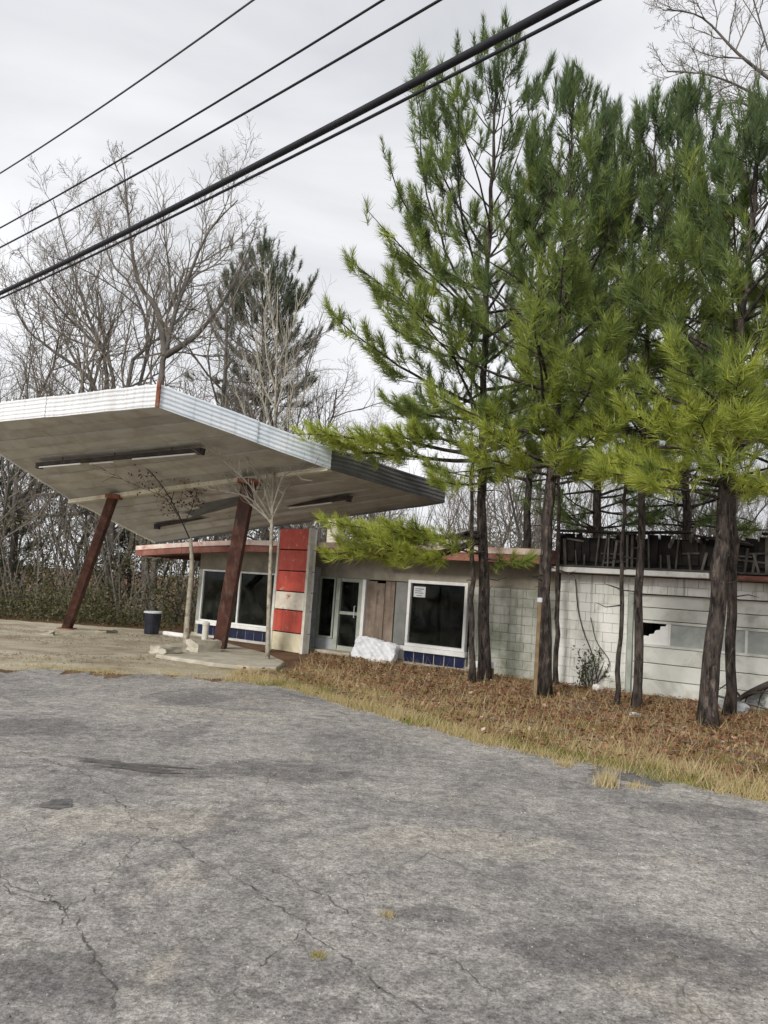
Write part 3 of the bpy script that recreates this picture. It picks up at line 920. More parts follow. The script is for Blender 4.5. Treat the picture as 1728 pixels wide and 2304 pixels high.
# soffit panels, strips parallel to the front edge
def soffit(P0, P1, Q0, Q1, n):      # P front left/right, Q back left/right
    for i in range(n):
        t0, t1 = (i + .02) / n, (i + .98) / n
        a, b, c, d = lerp(P0, Q0, t0), lerp(P1, Q1, t0), lerp(P1, Q1, t1), lerp(P0, Q0, t1)
        dz = .012 * (i % 2)
        m = MB()
        q = [Lc(x) + UP * dz for x in (a, b, c, d)]
        m.hexa(q + [x + UP * .05 for x in q])
        m.build('soffit_panel', M['soffit'], cn)


soffit(Fp, A, E_, B, 9)
soffit(E_, B, D, Cc, 8)
dk = MB()
for q in ((Fp, A, B, E_), (E_, B, Cc, D)):
    q = [Lc(x) + UP * .27 for x in q]
    dk.hexa(q + [x + UP * .12 for x in q])
dk.build('deck', M['grey_metal'], cn)


def fascia(P, Q, mat, th=TH, ribs=5, name='fascia'):
    """ribbed metal edge: a corrugated profile swept along the edge"""
    P, Q = Lc(P), Lc(Q)
    d = Q - P; nrm = np.array([d[1], -d[0], 0]); nrm /= np.linalg.norm(nrm)
    cen = Lc((A + B + Cc + D + E_ + Fp) / 6)
    if np.dot((P + Q) / 2 - cen, nrm) < 0: nrm = -nrm
    prof = []
    k = ribs * 4
    for i in range(k + 1):
        t = i / k
        ph = (i % 4)
        o_ = (.0, .0, .015, .015)[ph]
        prof.append((o_ + .02, -.02 + th * t))
    m = MB()
    nseg = max(2, int(np.linalg.norm(d) / .5))
    r_ = random.Random(int(abs(P[0]) * 1000))
    for j in range(nseg + 1):
        base = P + d * j / nseg
        wv = r_.gauss(0, .009); wz = r_.gauss(0, .009) if 0 < j < nseg else 0.0
        for o_, z in prof:
            m.v.append(tuple(base + nrm * (o_ + wv) + UP * (z + wz)))
        m.v.append(tuple(base - nrm * .02 + UP * (th - .02)))
        m.v.append(tuple(base - nrm * .02 + UP * -.02))
    w = k + 3
    for j in range(nseg):
        for i in range(w):
            i2 = (i + 1) % w
            m.f.append((j * w + i, j * w + i2, (j + 1) * w + i2, (j + 1) * w + i))
    m.f.append(tuple(reversed(range(w)))); m.f.append(tuple(nseg * w + i for i in range(w)))
    return m.build(name, mat, cn)


fascia(Fp, lerp(Fp, A, .5), M['white_metal'])
fascia(lerp(Fp, A, .502), A, M['white_metal'])
fascia(A, lerp(A, B, .55), M['blue_metal'])
fascia(lerp(A, B, .552), B, M['blue_metal'])
fascia(B, Cc, M['grey_metal'])
fascia(Cc, D, M['grey_metal'], .40)
fascia(D, E_, M['cream'], .40)
fascia(E_, Fp, M['white_metal'])
m = MB()
a_ = Lc(A) + np.array([.0, -.05, -.03])
m.box(a_[0] - .035, a_[0] + .035, a_[1] - .03, a_[1] + .03, a_[2], a_[2] + TH + .05)
m.build('corner_strip', M['rust'], cn)
# pale beam along the fold
m = MB()
d = Lc(B) - Lc(E_); s_ = np.cross(d / np.linalg.norm(d), UP) * .09
p0, p1 = Lc(E_) + UP * -.10, Lc(B) + UP * -.06
m.hexa([p0 - s_, p1 - s_, p1 + s_, p0 + s_, p0 - s_ + UP * .11, p1 - s_ + UP * .11, p1 + s_ + UP * .11, p0 + s_ + UP * .11])
m.build('fold_beam', M['cream'], cn)
# leaning box columns
def column(base, top, w0, w1):
    m = MB()
    b, t = Lc(base), Lc(top)
    pts = []
    for p, w in ((b, w0), (t, w1)):
        pts += [p + np.array(q) * w / 2 for q in ((-1, -1.2, 0), (1, -1.2, 0), (1, 1.2, 0), (-1, 1.2, 0))]
    m.hexa(pts)
    o = m.build('column', M['column'], cn, bevel=.012)
    f = MB()
    f.box(b[0] - w0 * .9, b[0] + w0 * .9, b[1] - w0 * .9, b[1] + w0 * .9, 0.004, .03)
    f.build('base_plate', M['rust'], o)
    h = MB()
    h.box(t[0] - w1 * .8, t[0] + w1 * .8, t[1] - w1 * .8, t[1] + w1 * .8, t[2] - .12, t[2] - .02)
    h.build('bracket', M['rust'], o)
    return o


c1t = lerp(E_, B, .22); c2t = lerp(E_, B, .745)
column(ground_at(150, 1415), at(257, 1112, float(c1t[1]) - .1) + UP * .0, .24, .22)
column(ground_at(492, 1467), at(562, 1078, float(c2t[1]) - .1), .30, .30)


# strip light fixtures hanging under the canopy
def fixture(p, q, label, tubes=True):
    mid = (np.array(p) + np.array(q)) / 2
    t = empty('strip_light', tuple(map(float, mid)))
    tag(t, label, 'light fixture', 'strip lights under the canopy')
    a, b = np.array(p) - mid, np.array(q) - mid
    d = (b - a) / np.linalg.norm(b - a)
    s = np.cross(d, UP); s /= np.linalg.norm(s)
    m = MB()
    m.hexa([a - s * .07 - UP * .05, b - s * .07 - UP * .05, b + s * .07 - UP * .05, a + s * .07 - UP * .05, a - s * .09 + UP * .03, b - s * .09 + UP * .03, b + s * .09 + UP * .03, a + s * .09 + UP * .03])
    m.build('housing', M['fixture'], t)
    for e, sg in ((a, 1), (b, -1)):
        m = MB(); c = e + d * .05 * sg - UP * .03
        m.box(c[0] - .07, c[0] + .07, c[1] - .07, c[1] + .07, c[2] - .08, c[2] + .05)
        m.build('end_cap', M['fixture'], t)
    L = np.linalg.norm(b - a)
    for k in range(3):
        h = a + d * L * (k + .5) / 3
        MB().tube([h + UP * .02, h + UP * .16], .012, 5).build('hanger', M['fixture'], t)
    if tubes:
        for k, (u0, u1, sd) in enumerate(tubes):
            c0, c1 = a + d * L * u0 + s * sd - UP * .085, a + d * L * u1 + s * sd - UP * .085
            MB().tube([c0, c1], .02, 8).build('tube', M['tube_white'], t)
    return t


def on_soffit(px, py_):
    """where the ray through a picture point meets the canopy underside"""
    best = None
    for tri in ((Fp, A, B), (Fp, B, E_), (E_, B, Cc), (E_, Cc, D)):
        n_ = np.cross(tri[1] - tri[0], tri[2] - tri[0]); dd = ray(px, py_)
        t = np.dot(tri[0] - CAM, n_) / np.dot(dd, n_); P = CAM + t * dd
        w = []
        for i in range(3):
            w.append(np.dot(np.cross(tri[(i + 1) % 3] - tri[i], P - tri[i]), n_))
        if min(w) >= -1e-9 or max(w) <= 1e-9: return P
        best = P if best is None else best
    return best


dn = UP * -.17
fixture(on_soffit(88, 1030) + dn, on_soffit(458, 994) + dn, 'dark strip light with bare white tubes under the front of the canopy', [(0.02, 0.30, .04), (.34, .49, -.04), (.62, .97, .04)])
fixture(on_soffit(352, 1168) + dn, on_soffit(528, 1138) + dn, 'dark strip light left of the nearer leaning column under the canopy back', [])
fixture(on_soffit(602, 1128) + dn, on_soffit(790, 1102) + dn, 'dark strip light right of the nearer column, above the red pylon', [(.3, .8, .03)])

# ------------------------------------------------------------------ overhead cables
def cable(p, q, z, r, label, mat='cable', sag_=0.12, name='power_cable'):
    a, b = ground_at(*p, z=z), ground_at(*q, z=z)
    d = b - a
    a2, b2 = a - d * .7, b + d * 2.0       # runs on past both edges of the view
    pts = []
    for i in range(41):
        t = i / 40
        tt = -.7 + 3.7 * t
        pts.append(a + d * tt + UP * sag_ * ((tt - .5) ** 2 - .25) * 2)
    o = MB().tube(pts, r, 6).build(name, M[mat], None, smooth=True)
    tag(o, label, 'cable', 'overhead cables crossing the sky')
    return o


cable((1355, -5), (0, 672), 6.6, .017, 'thin cable running just under the thick bundle, lowest of the five')
cable((1282, 0), (0, 660), 6.75, .040, 'thick black cable bundle, heaviest of the five overhead lines', name='cable_bundle')
cable((990, 0), (0, 557), 8.0, .016, 'black overhead wire next above the thick bundle')
cable((862, 0), (0, 513), 8.6, .015, 'black overhead wire second from the top of the sky')
cable((570, 0), (0, 390), 9.6, .014, 'thin grey overhead wire, topmost and faintest of the five', 'cable_thin')


# ------------------------------------------------------------------ trees
def unit(v):
    return v / (np.linalg.norm(v) + 1e-9)


def smooth_path(pts, n):
    """Catmull-Rom through pts"""
    P = [np.array(p, float) for p in pts]
    P = [2 * P[0] - P[1]] + P + [2 * P[-1] - P[-2]]
    out = []
    k = len(P) - 3
    for i in range(n + 1):
        s = i / n * k
        j = min(int(s), k - 1); t = s - j
        p0, p1, p2, p3 = P[j:j + 4]
        out.append(.5 * (2 * p1 + (p2 - p0) * t + (2 * p0 - 5 * p1 + 4 * p2 - p3) * t * t + (3 * p1 - p0 - 3 * p2 + p3) * t ** 3))
    return out


def needle_mesh(name, tips, dirs, tints, rs_, mat, wide=None, per=46, nl=(.17, .25), tuft=.34, wid=.006, spread=(.30, .85)):
    """bottle-brush tufts: needles leave the last stretch of each shoot and sweep forward"""
    T = len(tips)
    tips = np.asarray(tips); dirs = np.asarray(dirs)
    tips = np.repeat(tips, per, 0); dd = np.repeat(dirs, per, 0); tt = np.repeat(np.asarray(tints), per)
    N = T * per
    back = rs_.random(N) ** 1.3 * tuft
    base = tips - dd * back[:, None]
    rv = rs_.normal(size=(N, 3)); rv -= dd * (rv * dd).sum(1)[:, None]
    rv /= np.linalg.norm(rv, axis=1)[:, None] + 1e-9
    ang = rs_.uniform(spread[0], spread[1], N) * (0.45 + 0.75 * back / tuft)
    if wide is not None: ang = ang * np.repeat(np.asarray(wide), per)
    nd_ = dd * np.cos(ang)[:, None] + rv * np.sin(ang)[:, None]
    L = rs_.uniform(nl[0], nl[1], N) * np.repeat(rs_.uniform(.75, 1.2, T), per)
    end = base + nd_ * L[:, None]
    end[:, 2] -= 0.02 * rs_.random(N)
    side = np.cross(nd_, rs_.normal(size=(N, 3)))
    side /= np.linalg.norm(side, axis=1)[:, None] + 1e-9
    v = np.empty((N, 3, 3))
    v[:, 0] = base + side * wid; v[:, 1] = base - side * wid; v[:, 2] = end
    tt = np.clip(tt + rs_.normal(0, .10, N), 0, 1)
    return tri_mesh(name, v.reshape(-1, 3), mat, tt)


def pine(label, path, r0, crown0, Lmax, seed, tint=(.30, .65), low_tint=None, name='pine_tree', whorl=.5, nb=5, group='pines in front of the building', per=66, prof=None, mat='needles', extra=(), dens=.50, wid=.0068, nl=(.19, .29), tuft=.42):
    """path: trunk points from base to apex; crown0: height where live branches start;
    extra: branches of their own (height, azimuth, length, elevation, tint)"""
    rs_ = np.random.default_rng(seed)
    path = smooth_path(path, 26)
    path = [p + np.array([rs_.normal(0, .015), rs_.normal(0, .015), 0]) * (1 if i else 0) for i, p in enumerate(path)]
    base, H = path[0], path[-1][2] - path[0][2]
    zs = np.array([p[2] for p in path])
    PX = np.array(path)
    tp = lambda z: np.array([np.interp(z, zs, PX[:, 0]), np.interp(z, zs, PX[:, 1]), z])
    tr = lambda z: r0 * (1 - .92 * ((z - base[2]) / H) ** .9)
    root = empty(name, tuple(map(float, base)))
    tag(root, label, 'tree', group)
    tm = MB()
    rr = [tr(p[2]) * (1.25 if i == 0 else 1) for i, p in enumerate(path)]
    tm.tube([p - base for p in path], rr, 10 if r0 > .08 else 7)
    # roughen the bark so that the outline is not a clean pipe
    vv = np.array(tm.v); vv[:, :2] += rs_.normal(0, r0 * .05, (len(vv), 2)); tm.v = [tuple(q) for q in vv]
    bm_ = tm
    tips, dirs, tints, wides = [], [], [], []

    def shoot(p, d, L, tn, lvl, t=1.0):
        """a twig with a tuft at its end and a second one along it"""
        d = unit(d)
        e = p + d * L
        d2 = unit(d + UP * (.15 + .45 * t))
        e2 = e + d2 * L * .35
        bm_.tube([p - base, e - base, e2 - base], [.010, .007, .004], 3, cap=False)
        tips.append(e2 + UP * .10); dirs.append(unit(d2 * (.9 - .4 * t) + UP * (.42 + .38 * t) + rs_.normal(0, .18, 3))); tints.append(tn); wides.append(1.45 - .45 * t + rs_.normal(0, .12))
        if rs_.random() < .5:
            tips.append(e); dirs.append(unit(d + UP * (.25 + .4 * t) + rs_.normal(0, .28, 3))); tints.append(tn); wides.append(1.45 - .45 * t + rs_.normal(0, .12))

    def branch(z, azi, L, elev, tn, t=0.0, dens=dens):
        p = tp(z); d = np.array([math.cos(azi) * math.cos(elev), math.sin(azi) * math.cos(elev), math.sin(elev)])
        n_ = max(4, int(L / .28)); pts = [p]; rb = min(tr(z) * .55, .012 + L * .012)
        sd = unit(np.cross(d, UP))
        for i in range(n_):
            d = unit(d + UP * (.02 + .07 * t) * (1 + i / n_) + rs_.normal(0, .075, 3))
            p = p + d * L / n_
            pts.append(p)
            f = (i + 1) / n_
            if f > .30:
                for sgn in (-1, 1):
                    if rs_.random() < .85 * dens:
                        sl_ = (.16 + .55 * (1 - f) * L * .45) * rs_.uniform(.7, 1.2)
                        q = unit(d * .75 + sd * sgn * rs_.uniform(.5, 1.0) + UP * rs_.uniform(-.05, .18 + .42 * t))
                        tn2 = np.clip(tn + rs_.normal(0, .09), 0, 1)
                        if sl_ > .40:
                            m_ = p + q * sl_ * .55
                            shoot(p, q, sl_, tn2, 1, t)
                            shoot(m_, unit(q + sd * sgn * .5 + UP * .3 * t + d * .4), sl_ * .45, tn2, 2, t)
                            shoot(m_, unit(q - sd * sgn * .3 + UP * .4 * t + d * .5), sl_ * .40, tn2, 2, t)
                        else:
                            shoot(p, q, sl_, tn2, 1, t)
        shoot(pts[-1], d, .18, tn, 1, t)
        bm_.tube([q - base for q in pts], [rb * (1 - .8 * i / n_) for i in range(n_ + 1)], 4, cap=False)

    z = base[2] + crown0
    top = base[2] + H
    while z < top - .35:
        t = (z - base[2] - crown0) / (H - crown0)
        pr_ = min(1, (1 - t) / .62) ** .85 * (.80 + .20 * min(1, t / .15)) if prof is None else prof(t)
        k = max(3, int(nb + rs_.integers(-1, 2) - 2 * t))
        a0 = rs_.random() * 6.28
        for j in range(k):
            L = max(.30, Lmax * pr_ * rs_.uniform(.65, 1.12))
            el_ = rad(4 + 54 * t ** .9) + rs_.normal(0, .10)
            tn = tint[1] + (tint[0] - tint[1]) * min(1, t * 1.4)  # crown shading painted into tint: backlit tops darker, low boughs sunlit and naturally yellower
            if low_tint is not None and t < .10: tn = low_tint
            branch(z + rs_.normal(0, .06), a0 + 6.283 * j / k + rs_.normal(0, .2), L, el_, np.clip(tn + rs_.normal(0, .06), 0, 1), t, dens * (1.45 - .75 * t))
        z += whorl * rs_.uniform(.8, 1.2) * (1 - .35 * t)
    for j in range(5):
        a = rs_.random() * 6.28
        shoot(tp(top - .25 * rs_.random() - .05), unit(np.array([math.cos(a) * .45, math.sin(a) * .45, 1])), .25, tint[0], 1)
    for (hz, azi, L, el_, tn) in extra:
        branch(base[2] + hz, azi, L, el_, tn, 0.0, 1.0)
    # dead stubs on the bare trunk
    for j in range(int(crown0 * 2.2)):
        hz = rs_.uniform(.35 * crown0, crown0); a = rs_.random() * 6.28
        p = tp(base[2] + hz); d = np.array([math.cos(a), math.sin(a), rs_.uniform(-.2, .3)])
        L = rs_.uniform(.12, .55)
        bm_.tube([p - base, p - base + d * L * .6, p - base + d * L + UP * rs_.normal(0, .06)], [.014, .009, .004], 4, cap=False)
    bm_.build('trunk', M['bark_pine'], root, smooth=True)
    tips = np.asarray(tips) - base
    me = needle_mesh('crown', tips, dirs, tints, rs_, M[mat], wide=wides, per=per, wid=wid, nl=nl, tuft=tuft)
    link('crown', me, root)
    return root, len(tips)


def G(x, y): return ground_at(x, y)


def pth(b, *rest):
    """trunk path: ground picture point, then (x, y, extra depth) picture points"""
    p0 = ground_at(*b)
    out = [p0]
    for q in rest:
        out.append(at(q[0], q[1], p0[1] + (q[2] if len(q) > 2 else 0)))
    return out


W_, E__, S_, N_ = math.pi, 0.0, -math.pi / 2, math.pi / 2
cnt = 0
def P_(*a, **k):
    global cnt
    r_, n_ = pine(*a, **k); cnt += n_
    return r_


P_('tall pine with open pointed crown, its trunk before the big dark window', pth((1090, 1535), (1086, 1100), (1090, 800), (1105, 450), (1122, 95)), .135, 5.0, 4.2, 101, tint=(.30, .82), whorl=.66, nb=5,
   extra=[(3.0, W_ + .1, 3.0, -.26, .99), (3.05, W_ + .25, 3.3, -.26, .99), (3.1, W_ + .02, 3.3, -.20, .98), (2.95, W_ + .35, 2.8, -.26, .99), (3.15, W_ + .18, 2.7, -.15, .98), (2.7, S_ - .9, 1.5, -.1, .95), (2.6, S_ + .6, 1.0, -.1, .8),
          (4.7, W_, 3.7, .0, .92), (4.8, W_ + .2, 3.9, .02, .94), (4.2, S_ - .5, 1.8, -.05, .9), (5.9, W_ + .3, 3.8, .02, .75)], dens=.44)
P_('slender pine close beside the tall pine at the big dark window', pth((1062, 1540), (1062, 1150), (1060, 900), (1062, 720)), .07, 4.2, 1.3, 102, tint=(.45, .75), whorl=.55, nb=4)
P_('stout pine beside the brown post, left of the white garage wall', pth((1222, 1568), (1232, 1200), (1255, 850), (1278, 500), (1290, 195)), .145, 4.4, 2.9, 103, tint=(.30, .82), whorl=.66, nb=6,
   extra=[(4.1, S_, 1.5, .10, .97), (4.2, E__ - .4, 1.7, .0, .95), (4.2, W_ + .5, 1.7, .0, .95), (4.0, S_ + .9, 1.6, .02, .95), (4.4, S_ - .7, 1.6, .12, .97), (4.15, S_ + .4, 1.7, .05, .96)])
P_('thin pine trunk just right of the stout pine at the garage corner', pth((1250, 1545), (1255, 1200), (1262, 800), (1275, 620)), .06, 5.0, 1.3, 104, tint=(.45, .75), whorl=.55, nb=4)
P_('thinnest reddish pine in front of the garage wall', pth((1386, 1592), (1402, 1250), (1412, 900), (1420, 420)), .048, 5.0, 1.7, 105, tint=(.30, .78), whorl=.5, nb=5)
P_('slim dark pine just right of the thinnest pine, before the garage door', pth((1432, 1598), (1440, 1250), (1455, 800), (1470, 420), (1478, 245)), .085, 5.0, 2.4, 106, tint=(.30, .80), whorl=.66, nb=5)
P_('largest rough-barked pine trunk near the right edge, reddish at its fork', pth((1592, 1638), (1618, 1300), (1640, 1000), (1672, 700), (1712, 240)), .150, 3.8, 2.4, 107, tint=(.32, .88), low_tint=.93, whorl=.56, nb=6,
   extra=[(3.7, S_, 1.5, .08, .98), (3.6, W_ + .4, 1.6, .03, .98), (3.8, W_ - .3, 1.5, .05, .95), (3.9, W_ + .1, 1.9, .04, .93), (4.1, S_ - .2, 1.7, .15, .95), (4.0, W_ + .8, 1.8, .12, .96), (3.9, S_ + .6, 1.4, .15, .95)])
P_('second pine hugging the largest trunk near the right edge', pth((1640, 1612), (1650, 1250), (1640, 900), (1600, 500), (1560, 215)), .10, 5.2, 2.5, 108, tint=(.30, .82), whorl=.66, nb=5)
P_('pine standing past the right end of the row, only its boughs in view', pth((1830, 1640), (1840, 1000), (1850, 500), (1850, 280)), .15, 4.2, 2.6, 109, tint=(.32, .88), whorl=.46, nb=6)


def pine_far(label, px_, py0, Y, apx, apy, r0, crown0, Lmax, seed, **k):
    b = at(px_, py0, Y); b = np.array([b[0], b[1], 0.0])
    t = at(apx, apy, Y)
    return P_(label, [b, lerp(b, t, .5), t], r0, crown0, Lmax, seed, **k)


pine_far('dark pine rising behind the garage roof, between the stout and slim pines', 1345, 1300, 23.5, 1362, 225, .16, 4.0, 3.0, 120, tint=(.18, .55), whorl=.5, nb=6, per=34, wid=.008, group='pines behind the building')
pine_far('dark pine crown behind the garage roof, above the largest trunk', 1560, 1300, 22.5, 1525, 205, .16, 4.2, 3.0, 121, tint=(.18, .55), whorl=.5, nb=6, per=34, wid=.008, group='pines behind the building')
pine_far('dark pine behind the building, just right of the tall open pine', 1190, 1300, 25.0, 1205, 300, .15, 5.5, 2.4, 122, tint=(.16, .5), whorl=.55, nb=5, per=34, wid=.008, group='pines behind the building')
round_ = lambda t: .25 + .85 * math.sin(min(1, t * 1.05 + .12) * math.pi) ** .7 * (1 - .3 * t)
pine_far('round-crowned grey-green pine standing alone behind the canopy', 612, 1200, 40.0, 590, 555, .22, 10.6, 4.3, 123, tint=(.25, .55), prof=round_, whorl=.62, nb=6, per=40, wid=.012, nl=(.22, .36), tuft=.45, mat='needles_far', dens=.42, group='pines behind the building')
pine_far('dark evergreen at the far left edge, in the brush below the canopy', -15, 1250, 33.0, -10, 930, .14, 1.5, 2.2, 124, tint=(.1, .5), whorl=.6, nb=6, per=34, wid=.011, nl=(.2, .3), mat='needles_far', group='pines behind the building')
pine_far('bushy evergreen in the brush, seen between the two leaning columns', 300, 1290, 34.0, 290, 1120, .12, .8, 2.0, 125, tint=(.1, .5), whorl=.6, nb=6, per=34, wid=.011, nl=(.2, .3), mat='needles_far', group='pines behind the building')
print('tufts', cnt)


# bare broadleaf trees
def bare_meshes(seed, H=14.0, r0=.20, limbs=9, kids=(7, 6, 5), lean=(0, 0), fork=.3, upward=.10, guide=None, twig_r=.007, spread=1.0, kl=.5):
    r_ = random.Random(seed); nr = np.random.default_rng(seed)
    tm, cm = MB(), MB()

    def grow(p, d, L, r, lvl, nseg):
        pts, rr = [p], [r]
        for i in range(nseg):
            d = unit(d + nr.normal(0, .13 + .04 * lvl, 3) + UP * upward)
            p = p + d * L / nseg
            pts.append(p); rr.append(max(twig_r * .6, r * (1 - .72 * (i + 1) / nseg)))
        (tm if lvl == 0 else cm).tube(pts, rr, (8, 5, 4, 3, 3)[lvl], cap=False)
        return pts, rr

    def kidsof(pts, rr, L, lvl):
        if lvl > len(kids): return
        k = limbs if lvl == 1 else kids[lvl - 2]
        for j in range(k):
            f = fork + (1 - fork) * (j + r_.random()) / k
            s = f * (len(pts) - 1); i = min(int(s), len(pts) - 2)
            q = pts[i] + (pts[i + 1] - pts[i]) * (s - i)
            t = unit(pts[i + 1] - pts[i])
            a = r_.random() * 6.283
            sd = unit(np.cross(t, UP if abs(t[2]) < .9 else np.array([1., 0, 0])))
            sd2 = np.cross(t, sd)
            w = math.cos(a) * sd + math.sin(a) * sd2
            ang = r_.uniform(.45, .95) * spread
            d = unit(t * math.cos(ang) + w * math.sin(ang))
            ll = L * r_.uniform(.38, .62) * (1.15 - .6 * f)
            rc = max(twig_r, min(rr[i] * .62, ll * .016 + .003))
            P2, R2 = grow(q, d, ll, rc, lvl, max(3, 6 - lvl))
            kidsof(P2, R2, ll, lvl + 1)

    if guide is None:
        d0 = unit(np.array([lean[0], lean[1], 1.0]))
        pts, rr = grow(np.zeros(3), d0, H, r0, 0, 9)
        kidsof(pts, rr, H, 1)
    else:
        for pts in guide:      # stems drawn out point by point
            L = sum(np.linalg.norm(b - a) for a, b in zip(pts[:-1], pts[1:]))
            sp = smooth_path(pts, 12)
            rr = [max(.02, r0 * (1 - .85 * i / 12)) for i in range(13)]
            tm.tube(sp, rr, 7, cap=False)
            kidsof(sp, rr, L * kl, 1)
    return tm, cm


def bare_tree(name, label, loc, tm, cm, group, mats=('bark_grey', 'bark_grey'), rz=0, sc=1.0):
    root = empty(name, tuple(map(float, loc)), rz)
    tag(root, label, 'tree', group)
    a = tm if not isinstance(tm, MB) else tm.mesh('trunk', M[mats[0]], True)
    b = cm if not isinstance(cm, MB) else cm.mesh('crown', M[mats[1]])
    link('trunk', a, root); link('crown', b, root)
    root.scale = (sc, sc, sc)
    return root, a, b


# the forked grey tree straight behind the canopy corner, stems as in the photograph
def behind(Y, *pp):
    b = at(pp[0][0], pp[0][1], Y)
    return [at(x, y, Y + (q[0] if q else 0)) for x, y, *q in pp]


def guided(label, Y, root_px, stems, seed, r0, group, **k):
    b = at(root_px[0], root_px[1], Y); b[2] = 0
    g = [[np.array(q) - b for q in behind(Y, *s)] for s in stems]
    g[0] = [np.zeros(3)] + g[0]
    tm, cm = bare_meshes(seed, guide=g, r0=r0, **k)
    return bare_tree('bare_tree', label, b, tm, cm, group, ('bark_grey', 'bark_pale'))


guided('bare forked grey tree rising straight above the canopy corner', 30, (360, 1220), [
    [(362, 870), (372, 800), (395, 700), (430, 610), (470, 520), (535, 450)],
    [(372, 800), (355, 700), (310, 630), (290, 500), (278, 370)],
    [(372, 800), (420, 770), (455, 740), (520, 650), (575, 520)]], 31, .14, 'bare trees behind the canopy', limbs=14, kids=(9, 7, 4), upward=.12, fork=.25, twig_r=.008)
guided('bare crooked tree leaning over the white canopy edge', 32, (250, 1240), [
    [(285, 860), (335, 770), (300, 650), (250, 590), (215, 480)],
    [(252, 1235), (255, 850), (200, 760), (130, 690), (40, 560)],
    [(250, 1238), (240, 840), (205, 730), (165, 610), (120, 450)],
    [(246, 1236), (228, 900), (120, 790), (60, 740), (10, 640)]], 32, .10, 'bare trees behind the canopy', limbs=14, kids=(9, 7, 4), upward=.12, fork=.25, twig_r=.008)
guided('bare tree with drooping grey limbs in the top right corner of the sky', 21, (1850, 1300), [
    [(1840, 600), (1800, 300), (1740, 150), (1690, -20), (1660, -120)],
    [(1800, 300), (1700, 215), (1600, 170), (1500, 160)],
    [(1760, 200), (1660, 120), (1580, 40), (1500, 20)],
    [(1790, 280), (1720, 260), (1660, 230), (1590, 250)]], 33, .055, 'bare trees behind the building', limbs=12, kids=(8, 7, 4), upward=.05, fork=.15, twig_r=.006, kl=.75)

protos = []
for i in range(5):
    tm, cm = bare_meshes(60 + i, H=[12, 14, 11, 13, 10][i], r0=[.13, .16, .11, .14, .10][i], limbs=13, kids=(8, 7, 4), lean=(random.uniform(-.15, .15), random.uniform(-.1, .1)), fork=.25, upward=.09, twig_r=.0075)
    protos.append((tm.mesh('trunk', M['bark_grey'], True), cm.mesh('crown', M['bark_pale'])))
rt = random.Random(4)
spots = []
for i in range(13):
    spots.append((rt.uniform(-200, 760), rt.uniform(31, 47), 'bare tree in the thin wood behind the canopy', 'wood behind the canopy', rt.uniform(.85, 1.15)))
for i in range(16):
    spots.append((rt.uniform(-160, 430), rt.uniform(28, 44), 'bare tree standing in the brush left of the shop, below canopy level', 'brush trees left of the shop', rt.uniform(.40, .62)))
for i in range(16):
    spots.append((rt.uniform(-60, 880), rt.uniform(29, 38), 'smaller bare tree in the brush right behind the canopy roof', 'brush trees behind the canopy', rt.uniform(.60, .85)))
for i in range(30):
    spots.append((rt.uniform(690, 1800), rt.uniform(27, 42), 'bare tree in the wood behind the shop and garage roofs', 'wood behind the building', rt.uniform(.50, .80)))
for i, (px_, Y, lab, grp, sc) in enumerate(spots):
    b = at(px_, 1300, Y)
    tm, cm = protos[i % 5]
    bare_tree('bare_tree', lab, (b[0], b[1], 0), tm, cm, grp, rz=rt.random() * 6.28, sc=sc)

# pale sapling growing in front of the pylon, and the bent one by the island
s0 = ground_at(602, 1492)
sp = lambda *pp: [at(x, y, s0[1] + (q[0] if q else 0)) - s0 for x, y, *q in pp]
tm, cm = MB(), MB()
trunk = [np.zeros(3)] + sp((606, 1340), (612, 1170), (617, 990), (622, 820), (625, 640))
tm.tube(smooth_path(trunk, 16), [.058 - .0030 * i + .004 * math.sin(i * 2.3) for i in range(17)], 7)
nr = np.random.default_rng(3)
for s in [[(612, 1180), (560, 1120), (470, 1100)], [(612, 1170), (560, 1090, -.6), (470, 1010, -1)], [(612, 1160), (585, 1080), (520, 1010)], [(613, 1165), (650, 1090), (690, 1040), (700, 990)], [(614, 1150), (600, 1070), (590, 960)], [(614, 1140), (640, 1070, -.4), (690, 1060, -.7)], [(616, 1050), (575, 1000), (540, 900)], [(617, 990), (650, 920), (665, 830)], [(619, 920), (590, 860), (575, 760)], [(612, 1175), (530, 1100, .5), (455, 1000, .8)], [(616, 1030), (640, 960), (690, 880)], [(617, 985), (590, 900), (560, 830)], [(619, 930), (640, 850), (645, 760)], [(620, 880), (600, 800), (595, 700)], [(621, 830), (650, 760), (670, 690)], [(622, 780), (610, 700), (600, 620)], [(614, 1100), (560, 1040, -.5), (510, 930, -.8)]]:
    pts = smooth_path(sp(*s), 8)
    cm.tube(pts, [.022 - .0017 * i for i in range(9)], 4, cap=False)
    for i in range(2, 9):
        for k in range(4):
            d = unit(unit(pts[i] - pts[i - 1]) + nr.normal(0, .5, 3) + UP * .3)
            L = nr.uniform(.2, .75)
            cm.tube([pts[i], pts[i] + d * L * .5, pts[i] + unit(d + UP * .3) * L], [.006, .0045, .003], 3, cap=False)
bare_tree('sapling', 'pale slender leafless sapling with upswept twigs in front of the red pylon', s0, tm, cm, None, ('bark_sapling', 'twig_pale'))

